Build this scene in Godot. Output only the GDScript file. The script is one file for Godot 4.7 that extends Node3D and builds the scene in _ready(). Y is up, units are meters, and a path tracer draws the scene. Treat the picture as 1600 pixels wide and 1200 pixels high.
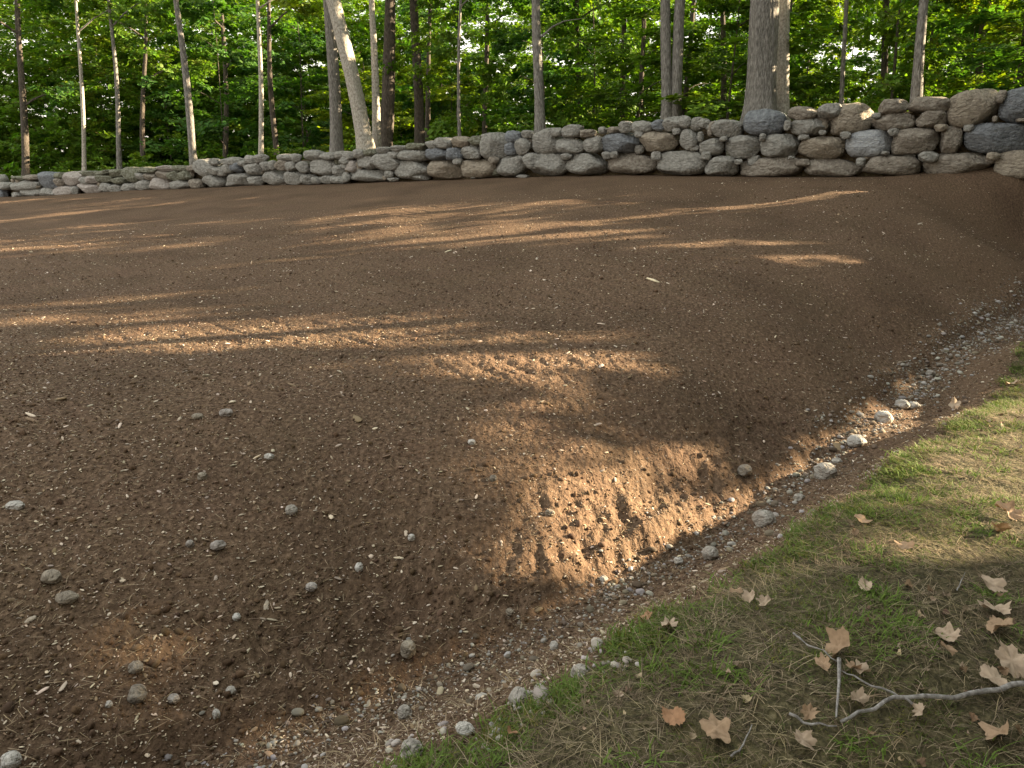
extends Node3D
# A freshly graded soil field below a fieldstone wall at the edge of a wood, with a pebbly ditch and a grassy bank in front.

const EYE := 1.62
const SUN := Vector3(0.937, 0.305, -0.17)   # towards the sun: low, from the right and a little behind the wall
var rng := RandomNumberGenerator.new()
var used := {}
var n_big := FastNoiseLite.new()
var n_mid := FastNoiseLite.new()
var n_fine := FastNoiseLite.new()
var n_cell := FastNoiseLite.new()
var M := {}

# ---------------------------------------------------------------- survey of the plot (x, height, depth in front of the photographer)
const SURVEY := [-4.50,-0.42,-1.20,-2.70,-0.38,0.60,-1.10,-0.34,2.21,-0.41,-0.32,2.66,0.17,-0.31,3.07,0.64,-0.29,3.49,1.08,-0.28,3.80,1.50,-0.26,4.23,2.11,-0.23,4.90,3.01,-0.19,5.96,4.06,-0.14,7.17,6.64,-0.04,9.86,9.20,0.10,12.60,-3.40,0.00,-1.40,-1.70,0.02,0.45,-0.32,0.04,1.79,-0.19,0.04,1.91,0.10,0.04,2.11,0.47,0.05,2.48,0.75,0.05,2.70,1.09,0.06,2.97,1.58,0.07,3.52,2.19,0.08,4.12,2.97,0.10,4.86,4.69,0.14,6.89,8.20,0.20,11.00,-4.60,0.05,0.20,-3.10,0.06,1.60,-1.75,0.10,2.85,-0.53,0.17,4.03,0.20,0.22,4.67,0.92,0.27,5.38,2.24,0.37,6.63,4.07,0.54,8.90,6.31,0.69,10.96,8.97,0.90,13.73,-20.73,0.88,32.00,-13.37,1.20,27.57,-7.82,1.40,24.22,-3.48,1.51,21.59,0.00,1.63,19.48,2.85,1.67,17.74,5.24,1.64,16.29,7.27,1.65,15.06,9.02,1.61,14.00,-2.52,0.05,-2.22,-0.82,0.07,-0.37,0.56,0.09,0.97,0.69,0.09,1.09,0.98,0.09,1.29,1.34,0.10,1.66,1.63,0.10,1.88,1.97,0.11,2.16,2.46,0.12,2.70,3.06,0.13,3.30,3.85,0.15,4.05,5.57,0.19,6.08,9.08,0.25,10.18,-1.24,-0.23,2.35,-1.49,-0.03,2.59,0.09,-0.18,3.34,-0.21,0.03,3.68,0.77,-0.15,3.91,0.49,0.07,4.28,1.64,-0.11,4.77,1.29,0.12,5.07,2.84,-0.05,6.11,2.55,0.20,6.36,4.77,0.06,8.29,4.43,0.34,8.59,-3.29,0.27,6.43,-5.85,0.56,12.41,-8.93,0.90,19.57,-1.20,0.37,6.80,-2.32,0.69,11.42,-3.66,1.08,16.97,0.02,0.43,6.99,-0.28,0.77,10.84,-0.64,1.18,15.46,1.16,0.48,7.27,1.55,0.83,10.41,2.03,1.25,14.19,2.66,0.56,8.10,3.34,0.88,10.55,4.17,1.26,13.49,4.58,0.70,9.80,5.44,0.98,11.31,6.47,1.31,13.11,-7.01,0.17,4.97,-11.04,0.38,12.91,-15.87,0.63,22.45,-14.00,0.25,8.00,-26.00,0.50,20.00,-26.00,0.85,36.00,-9.00,0.10,3.00,-10.00,0.00,-1.00,-20.23,0.93,32.90,-12.87,1.25,28.47,-7.32,1.45,25.12,-2.98,1.56,22.49,0.50,1.68,20.38,3.35,1.72,18.64,5.74,1.69,17.19,7.77,1.70,15.96,9.52,1.66,14.90]
# sunlit openings in the wood's shade, on the ground: x, y, z, half length, half width
const GLADES := [
	[-11.1, 0.70, -18.9, 2.3, 0.9], [-7.3, 1.18, -21.1, 3.9, 1.1], [-4.6, 1.04, -17.3, 1.5, 0.5], [-0.5, 1.09, -14.3, 1.9, 0.55],
	[6.7, 1.45, -13.9, 2.0, 0.4], [4.3, 1.25, -13.3, 1.0, 0.3], [-0.4, 0.82, -11.5, 1.2, 0.8], [-1.7, 0.81, -12.2, 1.0, 0.45],
	[-4.6, 0.28, -8.0, 1.0, 0.55], [-2.4, 0.32, -6.5, 1.35, 0.8], [-0.9, 0.37, -5.4, 0.8, 0.3], [0.3, 0.34, -5.55, 0.7, 0.25],
	[2.8, 0.79, -9.6, 1.5, 0.35], [0.7, 0.83, -10.9, 0.7, 0.5],
	[0.2, 0.06, -3.98, 0.58, 0.18], [-0.05, 0.16, -4.2, 0.35, 0.12], [0.62, -0.15, -3.9, 0.32, 0.13], [0.5, -0.2, -3.62, 0.15, 0.04],
	[2.15, 0.1, -3.4, 0.4, 0.35], [2.85, 0.1, -3.95, 0.8, 0.75], [3.6, 0.1, -4.7, 0.85, 0.85], [4.6, 0.1, -5.7, 1.0, 0.9], [1.15, 0.12, -2.65, 0.22, 0.10],
]
var tps: PackedFloat64Array
var grid: PackedFloat32Array
const GX0 := -30.0
const GZ0 := -40.0
const GD := 0.2
const GNX := 231
const GNZ := 226

func smooth(a: float, b: float, x: float) -> float:
	return smoothstep(a, b, x)

func solve_survey() -> void:
	var n := SURVEY.size() / 3
	var m := n + 3
	var a: Array = []
	for i in m:
		var row := PackedFloat64Array(); row.resize(m + 1)
		a.append(row)
	for i in n:
		for j in n:
			var dx: float = SURVEY[i * 3] - SURVEY[j * 3]
			var dz: float = SURVEY[i * 3 + 2] - SURVEY[j * 3 + 2]
			var r2 := dx * dx + dz * dz
			a[i][j] = (r2 * log(r2) if r2 > 1e-9 else 0.0) + (0.15 if i == j else 0.0)
		a[i][n] = 1.0; a[i][n + 1] = SURVEY[i * 3]; a[i][n + 2] = SURVEY[i * 3 + 2]
		a[n][i] = 1.0; a[n + 1][i] = SURVEY[i * 3]; a[n + 2][i] = SURVEY[i * 3 + 2]
		a[i][m] = SURVEY[i * 3 + 1]
	for c in m:
		var p := c
		for r in range(c + 1, m):
			if absf(a[r][c]) > absf(a[p][c]): p = r
		var t = a[c]; a[c] = a[p]; a[p] = t
		var pc: PackedFloat64Array = a[c]
		for r in range(c + 1, m):
			var rr: PackedFloat64Array = a[r]
			var f := rr[c] / pc[c]
			if f != 0.0:
				for k in range(c, m + 1): rr[k] -= f * pc[k]
				a[r] = rr
	tps.resize(m)
	for c in range(m - 1, -1, -1):
		var s: float = a[c][m]
		for k in range(c + 1, m): s -= a[c][k] * tps[k]
		tps[c] = s / a[c][c]
	grid.resize(GNX * GNZ)
	for j in GNZ:
		for i in GNX:
			var x := GX0 + i * GD
			var d := -(GZ0 + j * GD)
			if d < -3.5 or absf(x) > 5.0 + 1.05 * maxf(d, 0.0) + 1.0:   # beyond what is ever built
				grid[j * GNX + i] = 0.0
				continue
			var h := tps[n] + tps[n + 1] * x + tps[n + 2] * d
			for k in n:
				var dx: float = x - SURVEY[k * 3]
				var dz: float = d - SURVEY[k * 3 + 2]
				var r2 := dx * dx + dz * dz + 1e-9
				h += tps[k] * r2 * log(r2)
			grid[j * GNX + i] = h

func cub(a: float, b: float, c: float, d: float, t: float) -> float:
	return b + 0.5 * t * (c - a + t * (2.0 * a - 5.0 * b + 4.0 * c - d + t * (3.0 * (b - c) + d - a)))

func land(x: float, z: float) -> float:          # the smooth lie of the land
	var fx := clampf((x - GX0) / GD, 1.0, GNX - 3.001)
	var fz := clampf((z - GZ0) / GD, 1.0, GNZ - 3.001)
	var i := int(fx); var j := int(fz)
	var u := fx - i; var v := fz - j
	var k := (j - 1) * GNX + i
	var a := cub(grid[k - 1], grid[k], grid[k + 1], grid[k + 2], u); k += GNX
	var b := cub(grid[k - 1], grid[k], grid[k + 1], grid[k + 2], u); k += GNX
	var c := cub(grid[k - 1], grid[k], grid[k + 1], grid[k + 2], u); k += GNX
	var d := cub(grid[k - 1], grid[k], grid[k + 1], grid[k + 2], u)
	return cub(a, b, c, d, v)

# coordinates along (s) and across (l) the ditch
func to_sl(x: float, z: float) -> Vector2:
	return Vector2(0.7 * x - 0.71414 * z, -0.71414 * x - 0.7 * z)
func from_sl(s: float, l: float) -> Vector2:    # (x, z)
	return Vector2(0.7 * s - 0.71414 * l, -(0.71414 * s + 0.7 * l))
var edge_t := PackedVector2Array()
var ditch_t := PackedVector2Array()
func table(t: PackedVector2Array, s: float) -> float:
	if s <= t[0].x: return t[0].y
	for k in range(1, t.size()):
		if s <= t[k].x:
			return lerpf(t[k - 1].y, t[k].y, (s - t[k - 1].x) / (t[k].x - t[k - 1].x))
	return t[t.size() - 1].y
func edge_l(s: float) -> float:
	return table(edge_t, s) + 0.10 * n_mid.get_noise_2d(s * 14.0, 7.0) + 0.05 * n_mid.get_noise_2d(s * 55.0, 90.0)

func soil(x: float, z: float) -> float:          # the worked soil: lie of the land + clods, rake marks, crumbling foot of the slope
	var q := to_sl(x, z)
	var h := land(x, z)
	var e := edge_l(q.x)
	var dl := table(ditch_t, q.x)
	var far := smooth(22.0, 5.0, -z)
	var amp := 0.007 + 0.010 * smooth(-0.2, 0.5, n_big.get_noise_2d(x * 2.2, z * 2.2))
	# crumbled cut at the foot of the slope
	var up := q.y - dl
	var crumble := smooth(0.02, 0.2, up) * smooth(0.85, 0.3, up) * smooth(0.6, 1.6, q.x) * smooth(6.5, 4.4, q.x)
	var bank_side := smooth(-0.05, -0.2, up)
	amp *= (1.0 - 0.5 * bank_side)
	h -= 0.085 * smooth(-0.55, -0.3, up) * smooth(0.22, 0.05, up)
	var big := n_cell.get_noise_2d(x * 1.0, z * 1.0)
	h += amp * (0.6 + 0.4 * far) * (n_fine.get_noise_2d(x, z) + 0.7 * n_fine.get_noise_2d(x * 2.6 + 40.0, z * 2.6))
	h += 0.018 * n_mid.get_noise_2d(x * 2.0, z * 2.0)
	h += crumble * (0.055 * big + 0.03 * n_fine.get_noise_2d(x * 0.8 + 9.0, z * 0.8) + 0.035 * n_mid.get_noise_2d(x * 6.0, z * 6.0))
	if crumble > 0.0: h -= crumble * 0.03 * smooth(0.25, 0.05, up)
	# rake lines: long shallow furrows
	var rk := x * 0.75 - z * 0.66 + 0.12 * n_mid.get_noise_2d(x * 0.6, z * 0.6)
	var fur := pow(absf(sin(rk * 15.0)), 8.0) * smooth(-0.25, 0.2, n_mid.get_noise_2d(x * 5.0, z * 5.0))
	h -= 0.016 * fur * maxf(smooth(0.0, 0.3, n_big.get_noise_2d(x * 1.3 + 30.0, z * 1.3)), smooth(2.2, 0.8, Vector2(x + 2.0, z + 6.4).length())) * smooth(0.9, 1.4, up)
	if q.y < e: h -= minf(0.25, (e - q.y) * 0.9)
	return h

func bank(s: float, l: float) -> float:          # the grassy bank
	var e := table(edge_t, s)
	var lc := maxf(l, e - 1.3)
	var p := from_sl(clampf(s, -3.0, 13.0), lc)
	var h := land(p.x, p.y) + 0.018 * (lc - l)
	var q := from_sl(s, l)
	h += 0.05 * n_mid.get_noise_2d(q.x * 2.2, q.y * 2.2) + 0.016 * n_fine.get_noise_2d(q.x * 0.7, q.y * 0.7) + 0.012
	return h
func ground_at(x: float, z: float) -> float:
	var q := to_sl(x, z)
	return bank(q.x, q.y) if q.y < edge_l(q.x) - 0.06 else soil(x, z)

# the wall runs from A along U; N points to the wood behind it
const WA := Vector2(-20.73, -32.0)
const WU := Vector2(0.85558, 0.51766)
const WN := Vector2(0.51766, -0.85558)
const WL := 34.77
var top_t := PackedVector2Array([Vector2(-12, 1.45), Vector2(0.7, 1.71), Vector2(5.14, 1.81), Vector2(8.97, 1.97), Vector2(12.3, 2.18), Vector2(15.3, 2.28), Vector2(17.9, 2.33), Vector2(20.2, 2.46), Vector2(22.3, 2.63), Vector2(24.2, 2.7), Vector2(26, 2.78), Vector2(27.5, 2.85), Vector2(29, 2.9), Vector2(30.3, 2.9), Vector2(31.5, 2.96), Vector2(32.7, 3.0), Vector2(33.7, 3.04), Vector2(34.9, 3.06), Vector2(35.6, 2.75), Vector2(36.6, 2.2), Vector2(38.0, 1.5), Vector2(42.0, 0.6)])
func floor_y(x: float, z: float) -> float:
	var p := Vector2(x, z) - WA
	var s := p.dot(WU)
	var o := p.dot(WN)
	return table(top_t, s) - 0.16 + 0.012 * maxf(o, 0.0) + 0.10 * n_mid.get_noise_2d(x, z) * smooth(0.5, 3.0, o) + 0.02 * n_fine.get_noise_2d(x * 0.4, z * 0.4)

# ---------------------------------------------------------------- naming
func numbered(called: String) -> String:
	if not used.has(called):
		used[called] = 0
		return called
	used[called] += 1
	return "%s_%03d" % [called, used[called]]
func tag(o: Node, label: String, category := "", group := "", kind := "") -> void:
	if label: o.set_meta("label", label)
	if category: o.set_meta("category", category)
	if group: o.set_meta("group", group)
	if kind: o.set_meta("kind", kind)
func base(called: String, where: Vector3) -> Node3D:
	var o := Node3D.new(); o.name = numbered(called); add_child(o); o.position = where
	return o
func put(called: String, mesh: Mesh, mat: Material, parent: Node) -> MeshInstance3D:
	var o := MeshInstance3D.new()
	o.name = called if parent != self else numbered(called)
	o.mesh = mesh
	if mat: o.material_override = mat
	parent.add_child(o, true)
	return o

# ---------------------------------------------------------------- materials
func lin(r: float, g: float, b: float) -> Color:
	return Color(r, g, b).linear_to_srgb()
func noise_tex(seed_: int, freq: float, ramp: Array, size := 1024, oct := 5, kind := FastNoiseLite.TYPE_SIMPLEX_SMOOTH) -> NoiseTexture2D:
	var n := FastNoiseLite.new()
	n.seed = seed_; n.noise_type = kind; n.frequency = freq
	n.fractal_type = FastNoiseLite.FRACTAL_FBM; n.fractal_octaves = oct; n.fractal_gain = 0.62
	var t := NoiseTexture2D.new()
	t.width = size; t.height = size; t.seamless = true; t.noise = n; t.generate_mipmaps = false
	if ramp.size():
		var g := Gradient.new()
		var offs := PackedFloat32Array(); var cols := PackedColorArray()
		for r in ramp:
			offs.append(r[0]); cols.append(lin(r[1], r[2], r[3]))
		g.offsets = offs; g.colors = cols
		t.color_ramp = g
	return t
func mat(name_: String, tex: Texture2D, scale: Vector3, rough := 0.95, bump: Texture2D = null, relief := 0.0, tint := Color.WHITE) -> StandardMaterial3D:
	var m := StandardMaterial3D.new()
	m.resource_name = name_
	m.albedo_color = tint
	m.albedo_texture = tex
	m.roughness = rough
	m.metallic_specular = 0.35
	m.uv1_triplanar = true; m.uv1_world_triplanar = true; m.uv1_scale = scale
	if bump:
		m.heightmap_enabled = true; m.heightmap_texture = bump; m.heightmap_scale = relief
	M[name_] = m
	return m
func plain(name_: String, c: Color, rough := 0.9, vertex := true) -> StandardMaterial3D:
	var m := StandardMaterial3D.new()
	m.resource_name = name_; m.albedo_color = c; m.roughness = rough; m.metallic_specular = 0.3
	m.vertex_color_use_as_albedo = vertex
	M[name_] = m
	return m

func make_materials() -> void:
	var bump := noise_tex(3, 0.02, [], 1024, 6)
	var bump2 := noise_tex(4, 0.014, [], 1024, 8)
	var s := mat("soil", noise_tex(11, 0.022, [[0.0, 0.050, 0.031, 0.021], [0.35, 0.094, 0.0615, 0.0405], [0.55, 0.138, 0.090, 0.059], [0.72, 0.198, 0.132, 0.087], [1.0, 0.29, 0.205, 0.145]], 1024, 6), Vector3.ONE * 1.1, 0.97, bump, 2.2)
	s.vertex_color_use_as_albedo = true
	s.metallic_specular = 0.2
	var t := mat("turf_soil", noise_tex(12, 0.02, [[0.0, 0.03, 0.024, 0.012], [0.4, 0.065, 0.055, 0.026], [0.6, 0.10, 0.085, 0.04], [0.8, 0.16, 0.13, 0.07], [1.0, 0.24, 0.20, 0.12]], 1024, 6), Vector3.ONE * 1.4, 0.97, bump, 2.5)
	t.vertex_color_use_as_albedo = true
	mat("litter", noise_tex(13, 0.03, [[0.0, 0.03, 0.022, 0.014], [0.4, 0.07, 0.05, 0.03], [0.6, 0.12, 0.085, 0.05], [0.8, 0.15, 0.15, 0.06], [1.0, 0.26, 0.2, 0.12]], 1024, 5), Vector3.ONE * 0.7, 0.97, bump, 3.0)
	var tones := {
		grey = [[0.0, 0.102, 0.097, 0.088], [0.3, 0.205, 0.195, 0.175], [0.5, 0.276, 0.261, 0.236], [0.7, 0.348, 0.333, 0.301], [1.0, 0.532, 0.512, 0.462]],
		tan = [[0.0, 0.110, 0.090, 0.069], [0.3, 0.220, 0.185, 0.147], [0.5, 0.290, 0.245, 0.191], [0.7, 0.360, 0.310, 0.245], [1.0, 0.520, 0.470, 0.393]],
		pale = [[0.0, 0.146, 0.149, 0.156], [0.3, 0.276, 0.281, 0.295], [0.5, 0.362, 0.371, 0.385], [0.7, 0.432, 0.434, 0.443], [1.0, 0.570, 0.562, 0.558]],
		slate = [[0.0, 0.061, 0.065, 0.070], [0.3, 0.133, 0.139, 0.150], [0.5, 0.188, 0.197, 0.210], [0.7, 0.245, 0.254, 0.270], [1.0, 0.490, 0.499, 0.499]],
		pink = [[0.0, 0.143, 0.120, 0.107], [0.3, 0.285, 0.248, 0.223], [0.5, 0.361, 0.318, 0.289], [0.7, 0.428, 0.390, 0.354], [1.0, 0.590, 0.551, 0.504]],
		brown = [[0.0, 0.081, 0.067, 0.052], [0.3, 0.173, 0.146, 0.119], [0.5, 0.242, 0.207, 0.169], [0.7, 0.311, 0.276, 0.232], [1.0, 0.518, 0.484, 0.417]],
		loose_grey = [[0.0, 0.17, 0.15, 0.13], [0.3, 0.30, 0.27, 0.24], [0.5, 0.37, 0.335, 0.295], [0.7, 0.44, 0.405, 0.36], [1.0, 0.58, 0.55, 0.50]],
		loose_pale = [[0.0, 0.26, 0.235, 0.21], [0.3, 0.41, 0.38, 0.345], [0.5, 0.49, 0.46, 0.42], [0.7, 0.56, 0.53, 0.49], [1.0, 0.68, 0.66, 0.62]],
		mossy = [[0.0, 0.058, 0.054, 0.034], [0.3, 0.114, 0.112, 0.073], [0.5, 0.170, 0.166, 0.122], [0.7, 0.251, 0.245, 0.202], [1.0, 0.456, 0.456, 0.368]],
	}
	var k := 0
	for name_ in tones:
		mat("rock_" + name_, noise_tex(30 + k, 0.011, tones[name_], 1024, 8), Vector3(0.8, 1.1, 0.8), 0.88, bump2, 6.0)
		k += 1
	var bb := noise_tex(50, 0.02, [], 512, 5)
	mat("bark_grey", noise_tex(51, 0.02, [[0.0, 0.06, 0.054, 0.047], [0.4, 0.16, 0.147, 0.13], [0.6, 0.24, 0.223, 0.20], [1.0, 0.42, 0.40, 0.365]], 512, 5), Vector3(2.6, 0.55, 2.6), 0.95, bb, 3.0)
	mat("bark_pale", noise_tex(52, 0.014, [[0.0, 0.10, 0.085, 0.07], [0.35, 0.28, 0.25, 0.21], [0.6, 0.40, 0.365, 0.31], [1.0, 0.58, 0.54, 0.48]], 512, 5), Vector3(2.2, 1.4, 2.2), 0.9, bb, 1.2)
	mat("bark_dark", noise_tex(53, 0.02, [[0.0, 0.03, 0.025, 0.02], [0.5, 0.085, 0.07, 0.056], [1.0, 0.2, 0.17, 0.14]], 512, 5), Vector3(2.6, 0.6, 2.6), 0.96, bb, 2.5)
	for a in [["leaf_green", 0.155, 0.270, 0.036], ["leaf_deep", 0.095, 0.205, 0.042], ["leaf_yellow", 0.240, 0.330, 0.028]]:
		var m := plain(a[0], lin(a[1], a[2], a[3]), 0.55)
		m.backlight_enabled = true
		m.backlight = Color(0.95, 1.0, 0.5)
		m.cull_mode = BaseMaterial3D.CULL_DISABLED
	var g := plain("grass", Color.WHITE, 0.7)
	g.backlight_enabled = true; g.backlight = Color(0.6, 0.6, 0.4); g.cull_mode = BaseMaterial3D.CULL_DISABLED
	plain("clod", Color.WHITE, 0.97)
	plain("pebble", Color.WHITE, 0.8)
	plain("chip", Color.WHITE, 0.85)
	for a in [["dead_leaf", 0.30, 0.205, 0.13], ["dead_leaf_pale", 0.36, 0.275, 0.20], ["dead_leaf_red", 0.30, 0.17, 0.095]]:
		var m := mat(a[0], noise_tex(70, 0.03, [[0.0, a[1] * 0.55, a[2] * 0.5, a[3] * 0.45], [0.45, a[1], a[2], a[3]], [1.0, a[1] * 1.35, a[2] * 1.35, a[3] * 1.35]], 256, 5), Vector3.ONE * 4.0, 0.8)
		m.cull_mode = BaseMaterial3D.CULL_DISABLED
		m.backlight_enabled = true; m.backlight = Color(0.3, 0.25, 0.15)
	mat("twig", noise_tex(75, 0.03, [[0.0, 0.05, 0.043, 0.037], [0.4, 0.17, 0.155, 0.145], [0.6, 0.27, 0.25, 0.235], [1.0, 0.45, 0.43, 0.41]], 256, 5), Vector3.ONE * 5.0, 0.85)

# ---------------------------------------------------------------- meshes
func mesh_of(v: PackedVector3Array, idx: PackedInt32Array, nrm = null, col = null) -> ArrayMesh:
	var a := []; a.resize(Mesh.ARRAY_MAX)
	a[Mesh.ARRAY_VERTEX] = v; a[Mesh.ARRAY_INDEX] = idx
	if nrm != null: a[Mesh.ARRAY_NORMAL] = nrm
	if col != null: a[Mesh.ARRAY_COLOR] = col
	var m := ArrayMesh.new()
	m.add_surface_from_arrays(Mesh.PRIMITIVE_TRIANGLES, a)
	return m
func smooth_normals(v: PackedVector3Array, idx: PackedInt32Array) -> PackedVector3Array:
	var n := PackedVector3Array(); n.resize(v.size())
	for t in range(0, idx.size(), 3):
		var f := (v[idx[t + 2]] - v[idx[t]]).cross(v[idx[t + 1]] - v[idx[t]])
		n[idx[t]] += f; n[idx[t + 1]] += f; n[idx[t + 2]] += f
	for i in n.size(): n[i] = n[i].normalized()
	return n
func ico(sub: int) -> Array:
	var p := (1.0 + sqrt(5.0)) / 2.0
	var v: Array = []
	for q in [[-1, p, 0], [1, p, 0], [-1, -p, 0], [1, -p, 0], [0, -1, p], [0, 1, p], [0, -1, -p], [0, 1, -p], [p, 0, -1], [p, 0, 1], [-p, 0, -1], [-p, 0, 1]]:
		v.append(Vector3(q[0], q[1], q[2]).normalized())
	var f: Array = [0, 11, 5, 0, 5, 1, 0, 1, 7, 0, 7, 10, 0, 10, 11, 1, 5, 9, 5, 11, 4, 11, 10, 2, 10, 7, 6, 7, 1, 8, 3, 9, 4, 3, 4, 2, 3, 2, 6, 3, 6, 8, 3, 8, 9, 4, 9, 5, 2, 4, 11, 6, 2, 10, 8, 6, 7, 9, 8, 1]
	for s in sub:
		var g: Array = []
		var mid := {}
		for t in range(0, f.size(), 3):
			var m := []
			for e in 3:
				var a: int = f[t + e]; var b: int = f[t + (e + 1) % 3]
				var key := mini(a, b) * 100000 + maxi(a, b)
				if not mid.has(key):
					mid[key] = v.size(); v.append(((v[a] + v[b]) * 0.5).normalized())
				m.append(mid[key])
			g.append_array([f[t], m[0], m[2], f[t + 1], m[1], m[0], f[t + 2], m[2], m[1], m[0], m[1], m[2]])
		f = g
	return [v, f]
func rock_mesh(seed_: int, sub: int, block: float, rough: float) -> ArrayMesh:   # a field stone inside the cube -0.5..0.5
	var n := FastNoiseLite.new(); n.seed = seed_; n.frequency = 0.9; n.fractal_octaves = 4
	var r := RandomNumberGenerator.new(); r.seed = seed_
	var cuts: Array = []
	for k in 7:
		cuts.append([Vector3(r.randfn(), r.randfn() * 0.8, r.randfn()).normalized(), r.randf_range(0.72, 0.95)])
	var g := ico(sub)
	var v := PackedVector3Array()
	for p: Vector3 in g[0]:
		var e := pow(pow(absf(p.x), block) + pow(absf(p.y), block) + pow(absf(p.z), block), -1.0 / block)
		var q := p * e
		for c in cuts:                                     # blunt facets
			var over: float = q.dot(c[0]) - c[1]
			if over > 0.0: q -= c[0] * over * 0.75
		q *= 1.0 + rough * n.get_noise_3dv(p * 1.4) + rough * 0.35 * n.get_noise_3dv(p * 4.5)
		v.append(q)
	var lo := v[0]; var hi := v[0]
	for p in v: lo = lo.min(p); hi = hi.max(p)
	for i in v.size(): v[i] = (v[i] - (lo + hi) * 0.5) / (hi - lo)
	var idx := PackedInt32Array(g[1])
	for t in range(0, idx.size(), 3):                      # clockwise fronts
		var s := idx[t + 1]; idx[t + 1] = idx[t + 2]; idx[t + 2] = s
	var nn := smooth_normals(v, idx)
	var cen := Vector3.ZERO
	if nn[0].dot(v[0] - cen) < 0.0:
		for i in nn.size(): nn[i] = -nn[i]
	return mesh_of(v, idx, nn)
func tube(pts: Array, rad: Array, sides: int, knob := 0.0, flare := 0.0, seed_ := 1) -> ArrayMesh:
	var v := PackedVector3Array(); var idx := PackedInt32Array()
	var n := FastNoiseLite.new(); n.seed = seed_; n.frequency = 0.6
	for i in pts.size():
		var d: Vector3 = (pts[mini(i + 1, pts.size() - 1)] - pts[maxi(i - 1, 0)]).normalized()
		var a := d.cross(Vector3(0.31, 0.12, 0.94)).normalized()
		var b := d.cross(a)
		for k in sides:
			var an := TAU * k / sides
			var dir := a * cos(an) + b * sin(an)
			var r: float = rad[i] * (1.0 + knob * n.get_noise_3d(dir.x * 1.8, pts[i].y * 0.5, dir.z * 1.8))
			if sides > 30: r += rad[i] * 0.07 * (absf(n.get_noise_3d(dir.x * 16.0, pts[i].y * 1.1, dir.z * 16.0)) - 0.2)
			if flare > 0.0 and pts[i].y < 0.9: r *= 1.0 + flare * pow(clampf(0.9 - pts[i].y, 0.0, 1.0), 2.0) * (0.6 + 0.8 * absf(sin(an * 2.5 + seed_)))
			v.append(pts[i] + dir * r)
	for i in pts.size() - 1:
		for k in sides:
			var p := i * sides + k; var q := i * sides + (k + 1) % sides
			idx.append_array([p, q, p + sides, q, q + sides, p + sides])
	var c0 := v.size(); v.append(pts[0]); v.append(pts[pts.size() - 1])
	for k in sides:
		idx.append_array([c0, (k + 1) % sides, k])
		var o := (pts.size() - 1) * sides
		idx.append_array([c0 + 1, o + k, o + (k + 1) % sides])
	var nn := smooth_normals(v, idx)
	if nn[0].dot(v[0] - pts[0]) < 0.0:
		for i in nn.size(): nn[i] = -nn[i]
		for t in range(0, idx.size(), 3):
			var s := idx[t + 1]; idx[t + 1] = idx[t + 2]; idx[t + 2] = s
	return mesh_of(v, idx, nn)
func leaf_into(v: PackedVector3Array, idx: PackedInt32Array, col: PackedColorArray, at: Vector3, along: Vector3, up: Vector3, size: float, c: Color, fold: float) -> void:
	var side := along.cross(up).normalized()
	var o := v.size()
	for q in [[0.0, 0.0, 0.0], [0.40, 0.22, 0.7], [0.42, 0.60, 1.0], [0.0, 1.0, -0.3], [-0.42, 0.60, 1.0], [-0.40, 0.22, 0.7]]:
		v.append(at + (side * q[0] + along * q[1] + up * q[2] * fold) * size); col.append(c)
	idx.append_array([o, o + 1, o + 2, o, o + 2, o + 3, o, o + 3, o + 4, o, o + 4, o + 5])
func spray_mesh(seed_: int, count: int, leaf: float, reach: float) -> ArrayMesh:   # a leafy branch end: twigs in one flat layer with drooping leaves
	var r := RandomNumberGenerator.new(); r.seed = seed_
	var v := PackedVector3Array(); var idx := PackedInt32Array(); var col := PackedColorArray()
	var twigs := 6
	for t in twigs:
		var an := r.randf_range(-1.25, 1.25)
		var st := Vector3(0, 0, reach * r.randf_range(0.0, 0.45))
		var en := st + Vector3(sin(an), r.randf_range(-0.22, 0.12), cos(an)) * reach * r.randf_range(0.45, 0.8)
		var sd := Vector3(cos(an), 0, -sin(an)) * 0.006
		var o := v.size()
		for q in [st - sd, st + sd, en, st + Vector3(0, 0.009, 0)]:
			v.append(q); col.append(Color(0.9, 0.45, 1.2))
		idx.append_array([o, o + 1, o + 2, o, o + 3, o + 2, o + 1, o + 2, o + 3])
		for k in count / twigs:
			var f := (k + r.randf()) / (count / twigs)
			var p := st.lerp(en, f) + Vector3(r.randfn() * 0.035, r.randfn() * 0.04, r.randfn() * 0.035)
			var la := an + (1.0 if k % 2 else -1.0) * r.randf_range(0.5, 1.2)
			var along := Vector3(sin(la), r.randf_range(-0.75, 0.15), cos(la)).normalized()
			var up := Vector3(r.randfn() * 0.35, 1.0, r.randfn() * 0.35)
			up = (up - along * up.dot(along)).normalized()
			var b := r.randf_range(0.65, 1.35)
			leaf_into(v, idx, col, p, along, up, leaf * r.randf_range(0.7, 1.2), Color(b * r.randf_range(0.85, 1.2), b, b), r.randf_range(-0.05, 0.2))
	return mesh_of(v, idx, null, col)

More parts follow.
